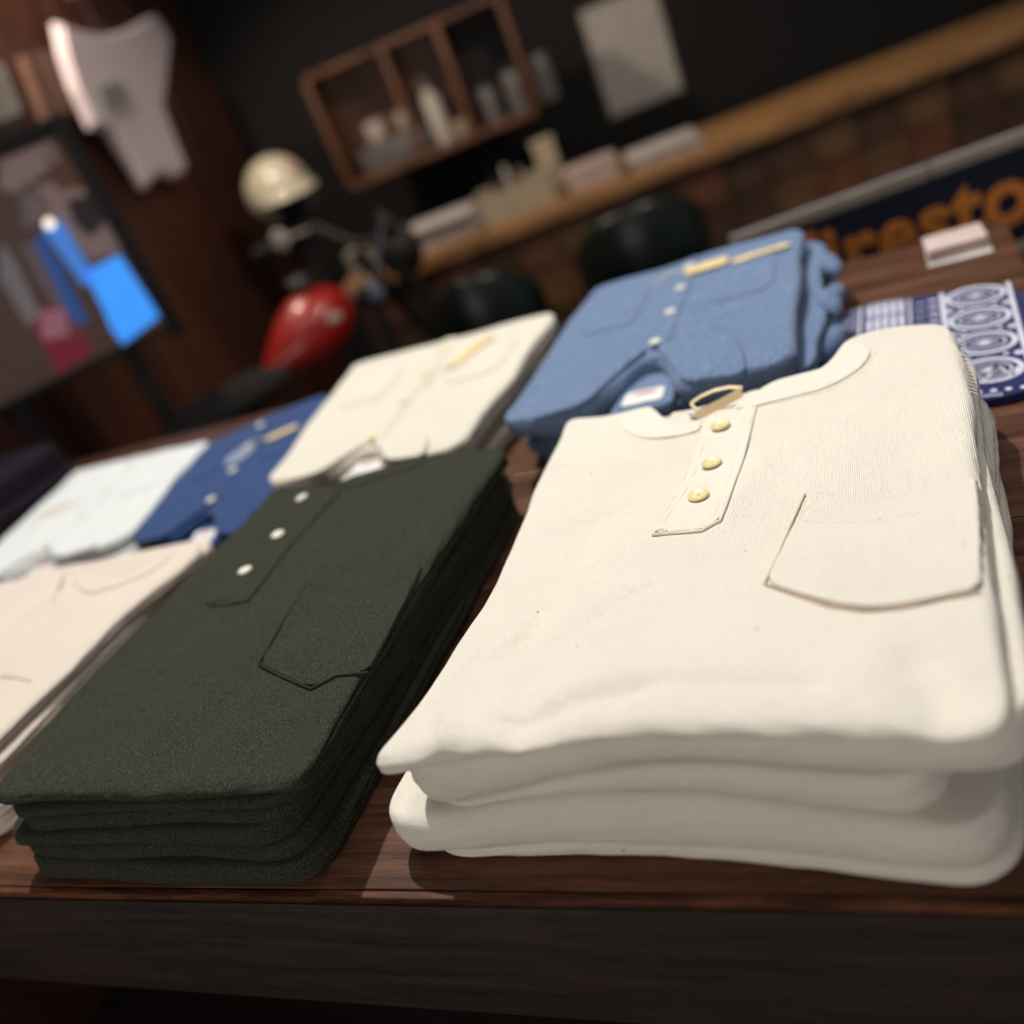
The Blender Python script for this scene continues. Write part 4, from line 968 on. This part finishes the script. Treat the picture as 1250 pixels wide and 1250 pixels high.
mp('fender', MB().torus((.50, 0, .27), .28, .02, Matrix.Rotation(math.pi / 2, 4, 'X')), M['black'])
mp('exhaust', MB().path([Vector(p) for p in ((.08, -.1, .45), (.14, -.14, .3), (-.1, -.15, .2), (-.6, -.15, .22))], .026), M['grey_ceramic'])
mp('kickstand', MB().path([Vector(p) for p in ((-.05, -.06, .22), (-.02, -.2, .0))], .01), M['black'])
for px_, py_, r_, m_, sd in ((342, 293, .027, 'ceramic', 1), (457, 355, .027, 'grey_print', -1)):  # pale disc colours paint in the bright reflection of the mirrors
    a, z = BG(px_, py_, 2.42); c_ = MCI @ BW(a, 2.42, z)
    mr = MB(); mr.tube((.21, sd * .18, H0 + .19), tuple(c_), .005); mr.lathe([(0, -.01), (r_ * .7, -.008), (r_, 0), (r_ * .9, .006), (0, .01)], tuple(c_), 24, Matrix.Rotation(-.78 - .3, 4, 'Z') @ Matrix.Rotation(math.pi / 2, 4, 'X'))
    mp('mirror', mr, M[m_])
# helmet on a stand behind the motorcycle
hxa, hzz = BG(340, 231, 3.55)
stn = empty('helmet_stand', BW(hxa, 3.55, FLOOR)); stn.rotation_euler = (0, 0, ANG); tag(stn, 'slim black stand holding up the cream helmet', 'stand')
hH = hzz - FLOOR
MB().lathe([(0, 0), (.16, 0), (.16, .015), (.03, .03), (0, .03)], seg=32).build('base', M['black'], stn, True)
MB().tube((0, 0, .02), (0, 0, hH - .17), .03).build('pole', M['black'], stn, True)
MB().ball((0, 0, hH - .15), (.085, .085, .03), 20).build('cradle', M['black'], stn, True)
hel = empty('helmet', BW(hxa, 3.55, hzz - .115)); hel.rotation_euler = (0, 0, ANG + .75); tag(hel, 'cream open-face motorcycle helmet with a peak and small red mark', 'helmet')
bm_ = MB(); bm_.ball((0, 0, .11), (.118, .135, .125), 32)
geom = [f for f in bm_.bm.faces if f.calc_center_median().z < .015 or (f.calc_center_median().y < -.05 and f.calc_center_median().z < .085 and abs(f.calc_center_median().x) < .095)]
bmesh.ops.delete(bm_.bm, geom=geom, context='FACES')
shl = bm_.build('shell', M['helmet'], hel, True); sm = shl.modifiers.new('thick', 'SOLIDIFY'); sm.thickness = .012; sm.offset = -1
pkv = []; pf = []
for i in range(13):
    th = math.radians(200 + 140 * i / 12)
    for rr_, zz_ in ((1.0, .12), (1.28, .090), (1.28, .083), (1.0, .110)): pkv.append((.118 * min(rr_, 1.1) * math.cos(th), .135 * rr_ * math.sin(th), zz_))
for i in range(12):
    for j_ in range(4): pf.append((i * 4 + j_, i * 4 + (j_ + 1) % 4, i * 4 + 4 + (j_ + 1) % 4, i * 4 + 4 + j_))
pf += [(3, 2, 1, 0), (48, 49, 50, 51)]
from_arrays('peak', pkv, pf, M['helmet'], hel)
lin = MB().ball((0, 0, .105), (.1, .115, .105), 24).build('lining', M['rubber'], hel, True)
bg_ = MB().lathe([(0, 0), (.014, 0), (.014, .004), (0, .004)], (.03, -.118, .175), 16, Matrix.Rotation(math.radians(62), 4, 'X')).build('badge', M['red_print'], hel, True); tag(bg_, 'faded red badge on the shell')

# ------------------------------------------------------------------ hanging T-shirt on the left wall
def HR(px, py, hd_):                             # point at horizontal distance
    d = ray(px, py); t = hd_ / math.hypot(d[0], d[1]); return np.array([d[0] * t, d[1] * t, CAM_H + d[2] * t])
wall_a = a_c + .02
def LW(px, py, off=0.0):                         # point on the left wall's face: (b, z)
    d = ray(px, py); t = (wall_a + off) / (d[:2] @ WB); return (d[:2] @ NB) * t, CAM_H + d[2] * t
M['tee'] = fabric('white_tee_cotton', srgb(222, 208, 212), srgb(206, 192, 196), srgb(232, 220, 224), rib=3, bump=.2, heather=300)
tee = empty('tee_shirt', BW(wall_a + .03, 3.3, .5))
tag(tee, 'white T-shirt with a grey-green print hanging on the brown wood wall', 'shirt')
M['print_sage'] = plain('faded_sage_print', srgb(150, 154, 148), .8)
def wall_poly(name, pxs, mat, parent, off, th=.012, smooth=False):
    P = [LW(*q, off) for q in pxs]
    # polygon in (b,z) extruded away from the wall along a
    bm = bmesh.new(); f0 = [bm.verts.new(BW(wall_a + off, b, z)) for b, z in P]; f1 = [bm.verts.new(BW(wall_a + off + th, b, z)) for b, z in P]
    bm.faces.new(f0); bm.faces.new(f1[::-1]); n = len(P)
    for i in range(n): bm.faces.new((f0[i], f0[(i + 1) % n], f1[(i + 1) % n], f1[i]))
    bmesh.ops.recalc_face_normals(bm, faces=bm.faces[:])
    es = [e_ for e_ in bm.edges if any(v in f1 for v in e_.verts) and all(v in f1 for v in e_.verts)]
    bmesh.ops.bevel(bm, geom=es, offset=th * .4, segments=2, affect='EDGES')
    me = bpy.data.meshes.new(name); bm.to_mesh(me); bm.free(); o = link(name, me, mat)
    if parent is not None: o.parent = parent; o.matrix_parent_inverse = parent.matrix_basis.inverted()
    return o
wall_poly('body', [(62, 30), (95, 42), (120, 46), (150, 38), (182, 20), (202, 52), (196, 108), (192, 135), (221, 210), (204, 221), (190, 214), (170, 232), (128, 163), (106, 158), (84, 112), (70, 70)], M['tee'], tee, .03, .03)
wall_poly('chest_print', [(118, 106), (148, 98), (156, 122), (128, 134)], M['print_sage'], tee, .062, .002)
hg = MB(); hb0, hz0_ = LW(122, 40, .045); hg.tube(BW(wall_a, hb0, hz0_ + .12), BW(wall_a + .05, hb0, hz0_ + .12), .005); hg.path([BW(wall_a + .045, hb0, hz0_ + .12), BW(wall_a + .045, hb0, hz0_ - .01)], .003)
hgo = hg.build('hook', M['chrome']); hgo.parent = tee; hgo.matrix_parent_inverse = tee.matrix_basis.inverted()

# ------------------------------------------------------------------ framed glass display at left
M['collage_bg'] = plain('brown_collage_ground', srgb(70, 52, 46), .5, emit=srgb(70, 52, 46), es=.22)  # faint glow added to panel and pictures, too dim otherwise
M['glass'] = plain('blue_screen', srgb(60, 140, 230), .3, emit=srgb(60, 150, 250), es=.40)
M['blue_mid'] = plain('blue_strip', srgb(60, 120, 200), .4, emit=srgb(70, 130, 215), es=.3)
M['blue_dim'] = plain('blue_banner', srgb(40, 80, 140), .4, emit=srgb(36, 76, 140), es=.25)
DD = 2.35
TL, TR, BR_, BL_ = [HR(*p, DD) for p in ((-55, 165), (100, 152), (200, 394), (72, 461))]
right_dir = Vector((BR_ - BL_)[:2].tolist() + [0]).normalized()
nrm_d = Vector((right_dir.y, -right_dir.x, 0)); 
Wd = float(np.linalg.norm((BR_ - BL_)[:2])) + .0
zb_ = float((BR_[2] + BL_[2]) / 2); ztp = float((TR[2] + HR(100, 152, DD)[2]) / 2)
org = Vector((BL_[0], BL_[1], zb_)); Hd = ztp - zb_
DW = Wd * 1.9; org = org - right_dir * (DW - Wd)   # the frame runs on beyond the left edge of the photograph
disp = empty('framed_display', org + right_dir * DW / 2); tag(disp, 'black-framed lit display panel with blurred pictures and a bright blue screen area', 'display')
def dbox(name, mat, u0, u1, v0, v1, d0, d1, parent=disp, bev=0):
    Mx = Matrix.Translation(org) @ Matrix((( right_dir.x, 0, nrm_d.x, 0), (right_dir.y, 0, nrm_d.y, 0), (0, 1, 0, 0), (0, 0, 0, 1)))
    mb = MB(); mb.box(((u0 + u1) / 2, (v0 + v1) / 2, (d0 + d1) / 2), (abs(u1 - u0), abs(v1 - v0), abs(d1 - d0)), 0, bev, M=None)
    bmesh.ops.transform(mb.bm, matrix=Mx, verts=mb.bm.verts[:])
    o = mb.build(name, mat, smooth=bev > 0); o.parent = parent; o.matrix_parent_inverse = parent.matrix_basis.inverted(); return o
fw = .036
dbox('panel', M['collage_bg'], 0, DW, 0, Hd, -.03, 0)
dbox('frame', M['black'], -fw, 0, -fw, Hd + fw, -.035, .015, bev=.006); dbox('frame', M['black'], DW, DW + fw, -fw, Hd + fw, -.035, .015, bev=.006)
dbox('frame', M['black'], 0, DW, Hd, Hd + fw, -.035, .015, bev=.006); dbox('frame', M['black'], 0, DW, -fw * .4, 0, -.035, .015, bev=.003)
def DUV(px, py):
    d = ray(px, py); o3 = np.array(org); n3 = np.array(nrm_d); t = ((o3 - np.array([0, 0, CAM_H])) @ n3) / (d @ n3)
    P = np.array([0, 0, CAM_H]) + d * t - o3; return float(P @ np.array(right_dir)), float(P[2])
def dpoly(name, pxs, mat, d0=0.0, th=.003):
    P = [DUV(*q) for q in pxs]; mb = MB()
    Mx = Matrix.Translation(org) @ Matrix(((right_dir.x, 0, nrm_d.x, 0), (right_dir.y, 0, nrm_d.y, 0), (0, 1, 0, 0), (0, 0, 0, 1)))
    P = [(min(max(u, .001), DW - .001), min(max(v, .001), Hd - .001)) for u, v in P]
    mb.prism(P, d0 + .0002, d0 + th, M=Mx); o = mb.build(name, mat); o.parent = disp; o.matrix_parent_inverse = disp.matrix_basis.inverted(); return o
M['pic_pink'] = plain('dusty_pink_picture', srgb(120, 100, 98), .6, emit=srgb(120, 100, 98), es=.22); M['pic_mauve'] = plain('mauve_picture', srgb(92, 80, 84), .6, emit=srgb(92, 80, 84), es=.22); M['pic_brown'] = plain('brown_picture', srgb(74, 50, 36), .6, emit=srgb(74, 50, 36), es=.22)
M['pic_dark'] = plain('dark_picture', srgb(38, 32, 32), .6, emit=srgb(38, 32, 32), es=.22); M['pic_grey'] = plain('grey_picture', srgb(110, 104, 106), .6, emit=srgb(110, 104, 106), es=.22); M['pic_red'] = plain('crimson_picture', srgb(116, 30, 48), .6, emit=srgb(116, 30, 48), es=.22); M['pic_rose'] = plain('rose_picture', srgb(150, 100, 116), .6, emit=srgb(150, 100, 116), es=.22); M['pic_olive'] = plain('olive_picture', srgb(100, 84, 40), .6, emit=srgb(100, 84, 40), es=.22)
tag(dpoly('screen', [(103, 332), (146, 311), (196, 385), (150, 420), (136, 402), (126, 378)], M['glass'], .003), 'bright blue screen')
tag(dpoly('blue_strip', [(52, 280), (74, 268), (116, 338), (102, 350)], M['blue_mid'], .003), 'light blue strip'); tag(dpoly('blue_strip', [(40, 292), (54, 287), (108, 392), (92, 398)], M['blue_dim'], .003), 'dim blue strip')
for pxs, m_ in [([(0, 195), (60, 172), (75, 195), (20, 235), (0, 232)], 'pic_pink'), ([(52, 178), (96, 176), (118, 222), (70, 232)], 'pic_brown'),
                ([(40, 228), (90, 215), (150, 250), (165, 300), (110, 318), (70, 268), (35, 262)], 'pic_pink'), ([(80, 245), (120, 232), (135, 268), (110, 290), (92, 275)], 'pic_dark'),
                ([(22, 240), (50, 228), (62, 262), (30, 282)], 'pic_mauve'), ([(0, 295), (20, 320), (50, 385), (35, 400), (0, 340)], 'pic_grey'),
                ([(25, 300), (40, 295), (95, 372), (75, 385), (50, 350)], 'pic_mauve'), ([(38, 395), (62, 370), (98, 390), (112, 430), (72, 456)], 'pic_red'),
                ([(58, 425), (98, 415), (106, 434), (74, 450)], 'pic_rose'), ([(80, 388), (96, 385), (102, 412), (88, 415)], 'pic_olive'), ([(48, 380), (80, 376), (84, 410), (52, 415)], 'pic_rose')]:
    dpoly('picture', pxs, M[m_], random.choice([.0015, .002, .0025]), .0012)
# the bright round reflection of a lamp, painted as a small glowing dot
reflu, reflv = DUV(60, 273)
M['glint'] = plain('lamp_reflection_glow', srgb(220, 210, 195), .4, emit=srgb(235, 225, 205), es=.8)
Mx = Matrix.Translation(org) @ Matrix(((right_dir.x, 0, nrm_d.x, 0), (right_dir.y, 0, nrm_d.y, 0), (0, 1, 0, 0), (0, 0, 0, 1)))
mb = MB(); mb.ball((reflu, reflv, .012), (.011, .011, .008), 16); bmesh.ops.transform(mb.bm, matrix=Mx, verts=mb.bm.verts[:]); o = mb.build('lamp_reflection', M['glint'], smooth=True); o.parent = disp; o.matrix_parent_inverse = disp.matrix_basis.inverted(); tag(o, 'round reflection of a lamp, painted as a glowing dot')
# stand of the display
for u in (DW * .25, DW * .8): dbox('stand_leg', M['black'], u - .02, u + .02, FLOOR - zb_, 0, -.07, -.035, bev=.002)
# pictures above the display
pc = empty('wall_picture', BW(wall_a + .01, 2.2, .9)); tag(pc, 'pale wall picture with a dark lower edge, top left corner', 'picture')
wall_poly('print', [(-30, 60), (2, 80), (26, 140), (0, 152), (-30, 150)], M['paper'], pc, .03, .01)
wall_poly('lower_edge', [(-30, 150), (0, 152), (26, 140), (24, 152), (0, 165), (-30, 160)], M['navy_dark'], pc, .03, .012)
pc2 = empty('wall_picture', BW(wall_a + .01, 2.6, .9)); tag(pc2, 'brown wooden board on the wall left of the hanging T-shirt', 'picture')
M['light_board'] = wood('light_brown_board', srgb(84, 58, 44), srgb(112, 80, 64), srgb(134, 100, 82), scale=(8, 8, 2), rough=.6)
wall_poly('board', [(20, 70), (60, 60), (84, 142), (50, 152)], M['light_board'], pc2, .0, .02)
